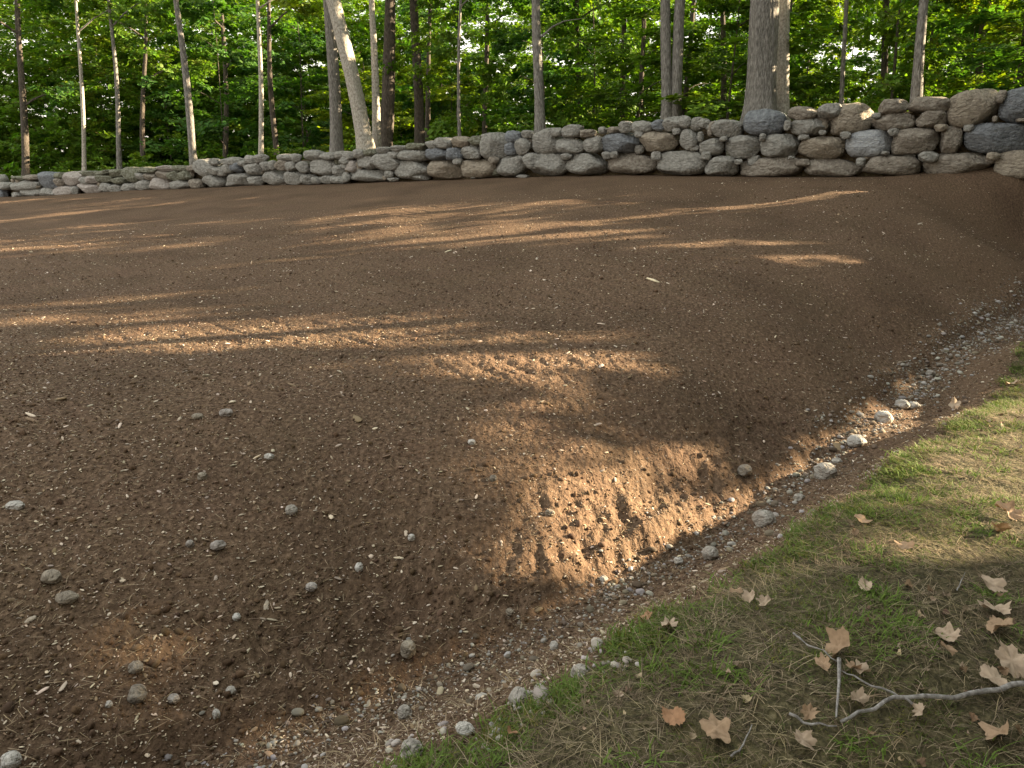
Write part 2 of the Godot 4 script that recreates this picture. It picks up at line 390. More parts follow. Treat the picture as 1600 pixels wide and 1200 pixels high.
func merged(mesh: Array, places: Array, r: RandomNumberGenerator) -> ArrayMesh:   # sprays of a crown joined into one mesh
	var v := PackedVector3Array(); var idx := PackedInt32Array(); var col := PackedColorArray()
	for i in places.size():
		var a: Array = mesh[i % mesh.size()].surface_get_arrays(0)
		var sv: PackedVector3Array = places[i] * (a[Mesh.ARRAY_VERTEX] as PackedVector3Array)
		var sc: PackedColorArray = a[Mesh.ARRAY_COLOR]
		var k := r.randf_range(0.75, 1.25); var w := r.randf_range(0.88, 1.15)
		var o := v.size()
		for c in sc: col.append(Color(c.r * k * w, c.g * k, c.b * k))
		v.append_array(sv)
		for t: int in a[Mesh.ARRAY_INDEX]: idx.append(o + t)
	return mesh_of(v, idx, null, col)

# ---------------------------------------------------------------- trees
var sprays: Array = []
func in_glade(p: Vector3) -> bool:               # would foliage here shade one of the sunlit openings?
	for g in GLADES:
		var t: float = (p.y - g[1]) / SUN.y
		if t < 0.0: continue
		var dx: float = p.x - SUN.x * t - g[0]
		var dz: float = p.z - SUN.z * t - g[2]
		var a: float = g[3] + 0.55; var b: float = g[4] + 0.45
		if dx * dx / (a * a) + dz * dz / (b * b) < 1.0: return true
	return false
func foliage(called: String, parent: Node, places: Array, mesh: Mesh, mat_: Material, dull := 0.8, bright := 1.2) -> MultiMeshInstance3D:
	var mm := MultiMesh.new()
	mm.transform_format = MultiMesh.TRANSFORM_3D
	mm.use_colors = true
	mm.mesh = mesh
	mm.instance_count = places.size()
	for i in places.size():
		mm.set_instance_transform(i, places[i])
		var b := rng.randf_range(dull, bright)
		mm.set_instance_color(i, Color(b * rng.randf_range(0.88, 1.15), b, b * rng.randf_range(0.85, 1.1)))
	var o := MultiMeshInstance3D.new()
	o.name = called if parent != self else numbered(called)
	o.multimesh = mm; o.material_override = mat_
	parent.add_child(o, true)
	return o
const ORDER := ["first", "second", "third", "fourth", "fifth", "sixth", "seventh", "eighth"]
var shared_crowns: Array = []
func crown_places(pos: Vector3, lean: Vector2, h: float, y0: float, y1: float, rad: float, n: int, size: float, tips_out: Array, check: bool) -> Array:
	var places: Array = []
	var tips := maxi(5, n / 14)
	for k in tips:
		var f := (k + rng.randf()) / tips
		var y := lerpf(y0, y1, f)
		var az := k * 2.4 + rng.randf_range(-0.5, 0.5)
		var out := rad * (0.45 + 0.55 * sin(PI * clampf(0.18 + 0.82 * f, 0.0, 1.0))) * rng.randf_range(0.7, 1.1)
		var root := Vector3(lean.x * y, minf(y, h) - out * 0.25, lean.y * y)
		var tip := Vector3(lean.x * y + cos(az) * out, y + rng.randf_range(-0.1, 0.5), lean.y * y + sin(az) * out)
		tips_out.append([root, tip])
		for m in 14:
			var g := pow(rng.randf(), 0.6)
			var p := root.lerp(tip, lerpf(0.3, 1.0, g)) + Vector3(rng.randfn(), rng.randfn() * 0.45, rng.randfn()) * (0.12 + 0.16 * out)
			p.y = maxf(p.y, 0.15)
			var a2 := az + rng.randfn() * 0.8
			if check and in_glade(p + pos + Vector3(cos(a2), 0, sin(a2)) * 0.35 * size): continue
			var sc := size * rng.randf_range(0.75, 1.2)
			places.append(Transform3D(Basis(Vector3.UP, PI * 0.5 - a2) * Basis(Vector3.RIGHT, rng.randfn() * 0.3 + 0.1) * Basis(Vector3.BACK, rng.randfn() * 0.35) * Basis.from_scale(Vector3.ONE * sc), p))
	return places
func make_shared_crowns() -> void:                # crowns of young trees, 6 m tall and 1.8 m in radius, used at several turns and sizes
	for k in 8:
		var tips: Array = []
		var pl := crown_places(Vector3.ZERO, Vector2.ZERO, 6.0, 0.25, 6.1, 1.8, 175, 1.0, tips, false)
		shared_crowns.append([merged(sprays, pl, rng), tips])
func trunk_into(t: Node3D, h: float, lean: Vector2, r: float, bark: String, amp := 1.0) -> void:
	var sd := rng.randi() % 1000
	var pts: Array = []; var rr: Array = []
	var steps := 60 if r > 0.25 else 16
	var wob := rng.randf_range(0.02, 0.06) * amp
	for i in steps + 1:
		var f := pow(float(i) / steps, 1.35)
		var y := -0.35 + f * (h + 0.35)
		pts.append(Vector3(lean.x * y + wob * sin(y * 0.9 + sd), y, lean.y * y + wob * sin(y * 0.7 + sd * 2.0)))
		rr.append(maxf(0.012, r * (1.0 - 0.82 * f)))
	put("trunk", tube(pts, rr, 72 if r > 0.25 else (18 if r > 0.12 else 10), 0.22, 0.32, sd), M[bark], t)
func limb_into(t: Node3D, root: Vector3, tip: Vector3, r: float, bark: String) -> void:
	var mid := root.lerp(tip, 0.5) + Vector3(0, 0.12 * root.distance_to(tip), 0)
	put("limb", tube([root, root.lerp(mid, 0.5) + Vector3(0, 0.05, 0), mid, tip], [r * 0.30 + 0.006, r * 0.24 + 0.005, r * 0.16 + 0.004, 0.004], 6, 0.1), M[bark], t)
func young_tree(label: String, group: String, pos: Vector3, h: float, rad: float, leaf: String) -> void:
	var t := base("young_tree", pos)
	tag(t, label, "tree", group)
	trunk_into(t, h, Vector2.ZERO, rng.randf_range(0.025, 0.05), "bark_dark")
	var c: Array = shared_crowns[rng.randi() % shared_crowns.size()]
	var bs := Basis(Vector3.UP, rng.randf() * TAU) * Basis.from_scale(Vector3(rad / 1.8, h / 6.0, rad / 1.8))
	var cr := put("crown", c[0], M[leaf], t)
	cr.basis = bs
	for k in 4:
		var e: Array = c[1][2 + k * 3]
		limb_into(t, bs * e[0], bs * e[1], 0.04, "bark_dark")
func tree(called: String, label: String, group: String, pos: Vector3, h: float, lean: Vector2, r: float, bark: String, leaf: String, y0: float, y1: float, rad: float, n: int, limbs := 5, size := 1.0, joined := true) -> Node3D:
	var t := base(called, pos)
	tag(t, label, "tree", group)
	trunk_into(t, h, lean, r, bark)
	var tips: Array = []
	var places := crown_places(pos, lean, h, y0, y1, rad, n, size, tips, true)
	for k in mini(limbs, tips.size()):
		if not joined and (in_glade(pos + tips[k][0]) or in_glade(pos + tips[k][1]) or in_glade(pos + (tips[k][0] + tips[k][1]) * 0.5)): continue
		limb_into(t, tips[k][0], tips[k][1], r, bark)
	if joined: put("crown", merged(sprays, places, rng), M[leaf], t)
	else: foliage("crown", t, places, sprays[rng.randi() % sprays.size()], M[leaf]).set_meta("kind", "stuff")
	return t

# x, z, height of base, lean, radius, bark, crown base, leaf, label
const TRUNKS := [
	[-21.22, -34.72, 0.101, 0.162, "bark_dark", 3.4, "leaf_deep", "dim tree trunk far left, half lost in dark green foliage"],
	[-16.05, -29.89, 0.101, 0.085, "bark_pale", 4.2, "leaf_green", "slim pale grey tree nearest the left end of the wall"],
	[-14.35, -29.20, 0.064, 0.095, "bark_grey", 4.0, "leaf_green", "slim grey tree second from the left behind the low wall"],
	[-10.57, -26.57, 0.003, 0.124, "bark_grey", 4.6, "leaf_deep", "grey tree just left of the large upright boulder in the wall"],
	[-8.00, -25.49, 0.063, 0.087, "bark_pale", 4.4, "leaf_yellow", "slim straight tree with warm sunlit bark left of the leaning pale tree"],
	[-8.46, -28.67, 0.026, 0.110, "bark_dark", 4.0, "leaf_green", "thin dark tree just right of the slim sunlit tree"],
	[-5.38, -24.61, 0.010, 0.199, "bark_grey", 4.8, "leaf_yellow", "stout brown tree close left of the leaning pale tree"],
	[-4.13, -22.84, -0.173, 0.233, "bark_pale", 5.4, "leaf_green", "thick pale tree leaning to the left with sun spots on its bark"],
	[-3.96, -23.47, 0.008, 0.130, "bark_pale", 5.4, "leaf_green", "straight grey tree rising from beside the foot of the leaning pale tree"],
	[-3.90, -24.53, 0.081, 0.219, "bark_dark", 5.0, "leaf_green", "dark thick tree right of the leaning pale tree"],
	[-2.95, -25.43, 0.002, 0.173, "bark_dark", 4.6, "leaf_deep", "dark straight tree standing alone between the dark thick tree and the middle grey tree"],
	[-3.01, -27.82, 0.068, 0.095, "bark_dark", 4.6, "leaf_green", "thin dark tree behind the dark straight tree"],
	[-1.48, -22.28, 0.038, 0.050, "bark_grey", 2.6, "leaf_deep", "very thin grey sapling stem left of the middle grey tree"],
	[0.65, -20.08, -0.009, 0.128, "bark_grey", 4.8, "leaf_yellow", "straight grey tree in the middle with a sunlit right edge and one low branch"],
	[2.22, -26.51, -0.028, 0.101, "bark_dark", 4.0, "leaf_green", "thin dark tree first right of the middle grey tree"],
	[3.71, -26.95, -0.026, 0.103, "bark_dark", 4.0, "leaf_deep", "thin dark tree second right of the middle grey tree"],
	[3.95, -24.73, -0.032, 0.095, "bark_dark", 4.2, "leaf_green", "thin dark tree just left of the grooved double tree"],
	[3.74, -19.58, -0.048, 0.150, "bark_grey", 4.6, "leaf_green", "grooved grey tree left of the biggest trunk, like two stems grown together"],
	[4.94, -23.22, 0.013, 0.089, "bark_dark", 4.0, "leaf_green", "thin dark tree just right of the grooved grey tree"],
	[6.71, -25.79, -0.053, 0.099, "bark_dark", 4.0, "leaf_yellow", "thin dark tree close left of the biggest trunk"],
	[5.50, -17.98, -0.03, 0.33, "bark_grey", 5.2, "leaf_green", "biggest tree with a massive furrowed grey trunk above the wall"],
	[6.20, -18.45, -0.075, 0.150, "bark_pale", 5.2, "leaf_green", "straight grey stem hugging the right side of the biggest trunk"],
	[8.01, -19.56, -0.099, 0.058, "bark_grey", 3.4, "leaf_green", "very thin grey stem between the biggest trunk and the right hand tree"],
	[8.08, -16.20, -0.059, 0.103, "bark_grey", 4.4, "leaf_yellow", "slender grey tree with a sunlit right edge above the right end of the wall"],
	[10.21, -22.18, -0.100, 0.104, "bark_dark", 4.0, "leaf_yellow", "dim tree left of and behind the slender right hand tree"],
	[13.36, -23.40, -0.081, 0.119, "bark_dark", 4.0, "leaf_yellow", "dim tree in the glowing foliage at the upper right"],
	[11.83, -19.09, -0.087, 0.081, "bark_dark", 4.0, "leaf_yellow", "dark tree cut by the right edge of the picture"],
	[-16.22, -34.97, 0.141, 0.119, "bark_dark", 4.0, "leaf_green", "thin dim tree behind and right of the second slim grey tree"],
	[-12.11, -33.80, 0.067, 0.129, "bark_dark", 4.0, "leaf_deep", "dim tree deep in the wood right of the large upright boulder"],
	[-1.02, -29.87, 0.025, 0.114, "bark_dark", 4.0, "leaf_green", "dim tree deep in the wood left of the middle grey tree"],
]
# the big stones of the wall: place along it, height, width, height, tone
const WALL_STONES := [
	29.32,1.87,0.68,0.41,0, 30.33,1.84,1.28,0.40,5, 31.53,1.82,1.09,0.37,5, 32.61,1.86,1.01,0.38,5, 33.71,1.87,1.15,0.40,5, 34.67,1.85,0.77,0.49,1,
	32.07,1.92,0.18,0.17,0, 29.72,1.95,0.16,0.11,0, 30.99,1.92,0.29,0.15,5, 33.22,2.00,0.35,0.20,0, 34.25,2.00,0.22,0.14,1, 29.03,2.08,0.22,0.18,0,
	28.62,2.42,0.41,0.45,0, 29.09,2.26,0.51,0.34,0, 29.72,2.25,0.76,0.48,0, 30.48,2.26,0.74,0.45,0, 31.29,2.20,0.90,0.44,1, 32.15,2.26,0.81,0.52,2,
	32.95,2.28,0.81,0.48,5, 33.55,2.30,0.36,0.48,5, 34.27,2.32,1.07,0.53,3, 29.31,2.62,0.77,0.36,0, 30.14,2.72,0.83,0.52,3, 30.64,2.64,0.14,0.20,0,
	31.03,2.61,0.72,0.32,0, 31.78,2.73,0.78,0.59,1, 32.53,2.65,0.78,0.33,5, 33.18,2.68,0.50,0.34,5, 33.81,2.84,0.82,0.65,1, 34.58,2.86,0.71,0.58,3,
	30.89,2.86,0.57,0.27,5, 31.41,2.89,0.45,0.26,0, 32.52,2.92,0.52,0.27,5, 33.12,2.93,0.71,0.28,5, 32.25,2.76,0.17,0.11,0, 31.75,2.42,0.20,0.14,0,
	32.58,2.45,0.19,0.14,0, 33.37,2.51,0.23,0.13,1, 33.81,2.49,0.17,0.13,0, 34.24,3.00,0.16,0.22,5, 34.60,2.60,0.19,0.07,5, 29.37,2.41,0.18,0.11,0,
	30.18,2.42,0.14,0.16,0, 30.96,2.41,0.23,0.12,0, 31.33,2.48,0.14,0.10,0, 29.09,2.62,0.16,0.31,5, 28.75,2.25,0.20,0.15,0, 28.88,2.46,0.12,0.22,0,
	28.53,2.78,0.24,0.25,0, 28.77,2.73,0.28,0.28,0, 28.93,2.74,0.24,0.19,0, 34.19,2.63,0.09,0.11,5, 32.49,2.08,0.15,0.07,0, 30.78,2.02,0.14,0.07,0,
	19.38,1.69,1.45,0.33,0, 20.27,1.72,0.30,0.22,0, 21.00,1.85,1.20,0.48,0, 22.03,1.84,1.11,0.46,1, 23.11,1.85,1.09,0.46,1, 24.13,1.92,0.94,0.52,0,
	24.70,2.02,0.45,0.37,0, 25.10,1.94,1.11,0.52,0, 26.13,1.95,1.02,0.48,0, 27.24,1.94,1.22,0.47,5, 28.45,1.94,1.18,0.51,0, 21.22,1.64,0.56,0.15,0,
	20.42,1.58,0.34,0.11,0, 24.44,1.66,0.33,0.09,0, 18.88,1.94,0.45,0.32,4, 19.45,2.05,0.71,0.39,0, 20.12,2.04,1.02,0.47,0, 21.06,2.21,0.94,0.31,0,
	21.89,2.23,0.85,0.34,3, 22.43,2.22,0.52,0.32,3, 22.93,2.24,0.59,0.32,0, 23.59,2.39,0.78,0.64,0, 24.13,2.32,0.35,0.31,3, 24.48,2.36,0.43,0.39,0,
	25.06,2.47,0.78,0.59,0, 25.73,2.35,0.78,0.37,0, 26.35,2.37,0.47,0.37,0, 26.98,2.39,0.94,0.44,3, 27.88,2.40,0.88,0.44,1, 22.58,2.03,0.28,0.16,0,
	23.66,2.05,0.28,0.18,5, 25.69,2.11,0.30,0.15,0, 26.71,2.12,0.23,0.17,0, 26.92,2.13,0.18,0.15,0, 27.48,2.56,0.20,0.15,0, 27.90,2.09,0.24,0.20,0,
	28.33,2.59,0.21,0.14,0, 23.10,2.17,0.27,0.18,0, 21.76,2.45,0.42,0.22,0, 22.13,2.49,0.57,0.28,0, 22.64,2.51,0.49,0.27,1, 23.08,2.53,0.51,0.24,6,
	23.42,2.60,0.27,0.16,0, 24.21,2.59,0.42,0.29,3, 24.58,2.64,0.35,0.19,0, 25.40,2.66,0.28,0.20,0, 25.77,2.68,0.52,0.29,0, 26.22,2.61,0.42,0.18,5,
	26.58,2.67,0.20,0.16,0, 27.14,2.72,0.32,0.25,0, 27.51,2.71,0.48,0.27,0, 27.90,2.73,0.30,0.24,3, 28.25,2.75,0.53,0.31,0, 18.82,2.21,0.42,0.26,0,
	19.23,2.27,0.43,0.26,0, 19.64,2.30,0.46,0.18,6, 20.06,2.35,0.45,0.18,0, 20.60,2.38,0.62,0.18,0, 21.21,2.42,0.68,0.19,6, 20.46,2.22,0.35,0.19,0,
	26.84,2.67,0.31,0.14,5, 1.06,0.98,0.72,0.24,0, 1.96,1.08,1.45,0.39,0, 3.18,1.10,1.10,0.35,0, 4.39,1.15,1.38,0.38,4, 5.22,1.18,0.40,0.31,0,
	6.02,1.25,1.30,0.40,4, 7.06,1.28,0.83,0.38,0, 7.67,1.25,0.62,0.31,0, 8.38,1.28,0.94,0.34,0, 9.19,1.38,0.86,0.41,0, 10.12,1.42,1.09,0.44,4,
	11.30,1.40,1.15,0.34,0, 12.13,1.44,0.60,0.32,5, 12.95,1.53,1.07,0.41,0, 14.06,1.56,1.12,0.43,0, 14.91,1.54,0.66,0.29,0, 15.74,1.62,1.07,0.44,0,
	16.60,1.63,0.72,0.41,0, 17.13,1.59,0.51,0.30,0, 17.54,1.56,0.37,0.21,0, 17.94,1.58,0.49,0.23,0, 18.43,1.58,0.60,0.24,0, 18.78,1.64,0.24,0.27,0,
	1.66,1.33,1.91,0.40,0, 3.27,1.55,1.50,0.61,3, 4.22,1.47,0.59,0.31,5, 5.06,1.61,1.14,0.52,4, 5.92,1.54,0.55,0.27,0, 6.36,1.57,0.62,0.26,4,
	7.08,1.61,0.92,0.28,6, 7.87,1.54,0.72,0.27,6, 8.63,1.74,0.90,0.52,6, 9.18,1.68,0.59,0.25,0, 9.74,1.67,0.57,0.24,5, 10.55,1.73,1.01,0.29,5,
	11.08,1.68,0.71,0.36,6, 11.63,1.70,0.59,0.29,6, 12.01,1.92,0.47,0.25,5, 12.53,1.93,0.97,0.58,0, 13.19,1.86,0.60,0.28,0, 13.49,1.82,0.39,0.29,0,
	13.80,1.91,0.39,0.29,0, 14.12,1.95,0.43,0.33,3, 14.88,1.89,0.91,0.37,0, 15.50,1.97,0.41,0.27,0, 15.81,1.99,0.31,0.29,0, 16.18,1.98,0.50,0.30,5,
	16.59,1.96,0.48,0.27,0, 17.03,1.93,0.45,0.33,0, 17.76,1.91,1.08,0.46,0, 18.47,1.83,0.48,0.30,0, 18.71,2.09,0.39,0.24,0, 13.16,2.12,0.45,0.22,0,
	13.86,2.12,0.85,0.28,0, 14.46,2.05,0.39,0.19,0, 14.80,2.17,0.40,0.26,0, 15.30,2.19,0.48,0.25,0, 16.30,2.20,0.71,0.23,0, 16.81,2.19,0.39,0.24,0,
	17.39,2.26,0.76,0.30,0, 18.06,2.22,0.65,0.23,0, 18.57,2.24,0.60,0.24,0, 18.65,1.94,0.48,0.20,0, 1.18,1.61,0.95,0.20,6, 2.12,1.64,0.92,0.24,5,
	4.27,1.72,0.57,0.23,6, 6.07,1.77,0.94,0.23,6, 7.00,1.81,0.91,0.20,6, 7.83,1.79,0.76,0.28,6, 9.59,1.89,1.06,0.21,6, 10.58,1.94,0.91,0.19,4,
	11.41,1.93,0.77,0.20,6]
const TONES := ["rock_grey", "rock_tan", "rock_pale", "rock_slate", "rock_pink", "rock_brown", "rock_mossy"]

func _ready() -> void:
	rng.seed = 20240611
	# ---- camera
	var cam := Camera3D.new()
	cam.name = "camera"
	cam.fov = 53.13; cam.far = 900.0; cam.near = 0.05
	cam.position = Vector3(0, EYE, 0); cam.rotation_degrees = Vector3(-15, 0, 0)
	add_child(cam); cam.current = true
	# ---- sky and exposure
	var env := Environment.new()
	env.background_mode = Environment.BG_SKY
	var sm := ProceduralSkyMaterial.new()
	sm.sky_top_color = Color(0.74, 0.75, 0.74)
	sm.sky_horizon_color = Color(0.96, 0.92, 0.84)
	sm.ground_horizon_color = Color(0.5, 0.48, 0.42)
	sm.ground_bottom_color = Color(0.25, 0.22, 0.18)
	sm.sky_curve = 0.12
	sm.sun_angle_max = 0.0
	env.sky = Sky.new(); env.sky.sky_material = sm
	env.background_energy_multiplier = 0.44
	env.tonemap_mode = Environment.TONE_MAPPER_LINEAR
	env.tonemap_exposure = 7.2
	env.sdfgi_enabled = true; env.ssao_enabled = true; env.ssil_enabled = true
	var we := WorldEnvironment.new(); we.name = "world"; we.environment = env; add_child(we)
	# ---- the low sun
	var sun := DirectionalLight3D.new()
	sun.name = "sun"
	sun.light_energy = 1.6; sun.light_color = Color(1.0, 0.91, 0.76)
	sun.light_angular_distance = 0.5; sun.shadow_enabled = true
	add_child(sun)
	sun.look_at_from_position(SUN * 50.0, Vector3.ZERO, Vector3.UP)

	# ---- noises, land
	for a in [[n_big, 1, 0.12, 3], [n_mid, 2, 0.35, 3], [n_fine, 3, 9.0, 4]]:
		a[0].seed = a[1]; a[0].frequency = a[2]; a[0].fractal_octaves = a[3]; a[0].noise_type = FastNoiseLite.TYPE_SIMPLEX_SMOOTH
	n_cell.seed = 5; n_cell.noise_type = FastNoiseLite.TYPE_CELLULAR; n_cell.frequency = 6.0; n_cell.fractal_octaves = 2
	n_cell.cellular_return_type = FastNoiseLite.RETURN_DISTANCE
	for k in range(13, 26):
		edge_t.append(to_sl(SURVEY[k * 3], -SURVEY[k * 3 + 2]))
	for k in range(0, 13):
		ditch_t.append(to_sl(SURVEY[k * 3], -SURVEY[k * 3 + 2]))
	solve_survey()
	make_materials()
	for k in 6: sprays.append(spray_mesh(100 + k, 42, 0.12, 0.62))
	make_shared_crowns()
	build_ground()
	build_wall()
	build_wood()
	build_details()

func build_ground() -> void:
	# far ground under everything
	var pm := PlaneMesh.new(); pm.size = Vector2(900, 900)
	var fg := put("ground", pm, M["litter"], self); fg.position.y = -1.2
	tag(fg, "", "", "", "structure")
	# soil field with the ditch
	var zs: Array = []
	var d := 0.35
	while d < 34.5:
		zs.append(d); d += maxf(0.0115, 0.0062 * d)
	var nx := 760
	var v := PackedVector3Array(); var col := PackedColorArray(); var idx := PackedInt32Array()
	var keep := PackedByteArray()
	for j in zs.size():
		var dep: float = zs[j]
		var x0 := -(1.6 + 0.80 * dep); var x1 := 1.6 + 0.76 * dep
		x1 = minf(x1, 10.6)
		for i in nx + 1:
			var x := lerpf(x0, x1, float(i) / nx)
			var z := -dep
			v.append(Vector3(x, soil(x, z), z))
			var q := to_sl(x, z)
			var o := (Vector2(x, z) - WA).dot(WN)
			keep.append(1 if q.y > edge_l(q.x) - 0.45 and o < 0.75 else 0)
			var b := 0.94 + 0.26 * n_mid.get_noise_2d(x * 1.6 + 50.0, z * 1.6) + 0.16 * n_big.get_noise_2d(x * 3.0, z * 3.0)
			col.append(Color(b, b * (1.0 + 0.03 * n_mid.get_noise_2d(x * 3.0, z * 3.0)), b))
	var w := nx + 1
	for j in zs.size() - 1:
		for i in nx:
			var p := j * w + i
			if keep[p] + keep[p + 1] + keep[p + w] + keep[p + w + 1] < 4: continue
			idx.append_array([p, p + w, p + 1, p + 1, p + w, p + w + 1])
	var nn := smooth_normals(v, idx)
	var f := put("soil_field", mesh_of(v, idx, nn, col), M["soil"], self)
	tag(f, "raked brown topsoil falling to a ditch", "", "", "structure")
	# grassy bank
	v = PackedVector3Array(); col = PackedColorArray(); idx = PackedInt32Array()
	var ss: Array = []
	var s := -9.0
	while s < 34.0:
		ss.append(s); s += 0.035 if s > -0.5 and s < 9.0 else 0.2
	var os: Array = [0.0, 0.012, 0.03, 0.055]
	var o2 := 0.09
	while o2 < 34.0:
		os.append(o2); o2 += 0.035 if o2 < 3.0 else 0.06 * o2
	for a in ss:
		var e := edge_l(a)
		for b in os.size():
			var l: float = e - os[b]
			var p := from_sl(a, l)
			var y := bank(a, l)
			if b == 0: y -= 0.16
			elif b == 1: y -= 0.05
			elif b == 2: y -= 0.015
			v.append(Vector3(p.x, y, p.y))
			var k := 0.95 + 0.35 * n_mid.get_noise_2d(p.x * 3.0, p.y * 3.0)
			col.append(Color(k, k, k))
	w = os.size()
	for i in ss.size() - 1:
		for j in w - 1:
			var p := i * w + j
			idx.append_array([p, p + 1, p + w, p + 1, p + w + 1, p + w])
	nn = smooth_normals(v, idx)
	if nn[nn.size() / 2].y < 0.0:
		for t in range(0, idx.size(), 3):
			var sw := idx[t + 1]; idx[t + 1] = idx[t + 2]; idx[t + 2] = sw
		nn = smooth_normals(v, idx)
	var g := put("grass_bank", mesh_of(v, idx, nn, col), M["turf_soil"], self)
	tag(g, "", "", "", "structure")
	# floor of the wood, retained by the wall
	v = PackedVector3Array(); idx = PackedInt32Array()
	var offs: Array = [0.46, 0.44]
	o2 = 0.5
	while o2 < 90.0:
		offs.append(o2); o2 += maxf(0.12, 0.09 * o2)
	ss = []
	s = -30.0
	while s < 75.0:
		ss.append(s); s += 0.2 if s > -6.0 and s < 38.0 else 1.5
	for a in ss:
		for b in offs.size():
			var p: Vector2 = WA + WU * a + WN * offs[b]
			var y := floor_y(p.x, p.y)
			if b == 0: y = -1.0
			elif b == 1: y -= 0.05
			v.append(Vector3(p.x, y, p.y))
	w = offs.size()
	for i in ss.size() - 1:
		for j in w - 1:
			var p := i * w + j
			idx.append_array([p, p + w, p + 1, p + 1, p + w, p + w + 1])
	nn = smooth_normals(v, idx)
	if nn[nn.size() / 2].y < 0.0:
		for t in range(0, idx.size(), 3):
			var sw := idx[t + 1]; idx[t + 1] = idx[t + 2]; idx[t + 2] = sw
		nn = smooth_normals(v, idx)
	var ff := put("forest_floor", mesh_of(v, idx, nn), M["litter"], self)
	tag(ff, "", "", "", "structure")

func build_wall() -> void:
	var rocks: Array = []
	for k in 16: rocks.append(rock_mesh(300 + k, 3, 2.9, 0.10))
	var o0 := WA + WU * (WL * 0.5)
	var w := base("fieldstone_wall", Vector3(o0.x, land(o0.x, o0.y), o0.y))
	tag(w, "long dry stacked wall of rounded grey and tan boulders along the wood", "wall")
	var ang := -WU.angle()
	var list: Array = []
	for k in range(0, WALL_STONES.size(), 5):
		list.append([WALL_STONES[k], WALL_STONES[k + 1], WALL_STONES[k + 2], WALL_STONES[k + 3], WALL_STONES[k + 4], 0.0])
	# the wall goes on past both sides of the picture
	for side in [[-6.5, 0.3, 0.62, 0.30, 3]]:
		for row in side[4]:
			var s: float = side[0] + 0.3 * (row % 2)
			while s < side[1]:
				var p: Vector2 = WA + WU * s
				list.append([s, land(p.x, p.y) + side[3] * (row + 0.45), side[2] * rng.randf_range(0.9, 1.25), side[3] * 1.08, [0, 5, 1, 3, 0][rng.randi() % 5], 0.0])
				s += side[2] * 1.02
	for row in 5:                                    # its right end steps down the slope
		var s := 35.75 + 0.35 * (row % 2)
		while s < 41.0:
			var y := table(top_t, s) - 0.12 - 0.42 * row
			if y > 0.15: list.append([s, y, rng.randf_range(0.7, 0.95), 0.47, [0, 5, 1, 3, 0][rng.randi() % 5], 0.0])
			s += 0.76
	# small chinking stones in the joints
	for k in 58:
		var s := rng.randf_range(0.0, WL)
		var p := WA + WU * s
		var y0 := land(p.x, p.y); var y1 := table(top_t, s) - 0.12
		var sz := rng.randf_range(0.12, 0.24)
		list.append([s, lerpf(y0 + 0.05, y1, rng.randf()), sz * 1.25, sz, [0, 0, 5, 6, 1][rng.randi() % 5], 0.16])
	for q in list:
		var deep: float = clampf(0.8 * maxf(q[2], q[3]), 0.16, 0.78)
		var off: float = deep * 0.5 - 0.04 + q[5] + rng.randf_range(-0.03, 0.05)
		var p: Vector2 = WA + WU * q[0] + WN * off
		var st := put("stone", rocks[rng.randi() % rocks.size()], M[TONES[int(q[4])]], w)
		var flip := Basis(Vector3.UP, PI if rng.randf() < 0.5 else 0.0) * Basis(Vector3.RIGHT, PI if rng.randf() < 0.35 else 0.0)
		st.transform = Transform3D(Basis(Vector3.UP, ang) * Basis(Vector3.BACK, rng.randf_range(-0.06, 0.06)) * Basis.from_scale(Vector3(q[2] * 1.03, q[3] * 1.05, deep)) * flip, Vector3(p.x, q[1], p.y) - w.position)

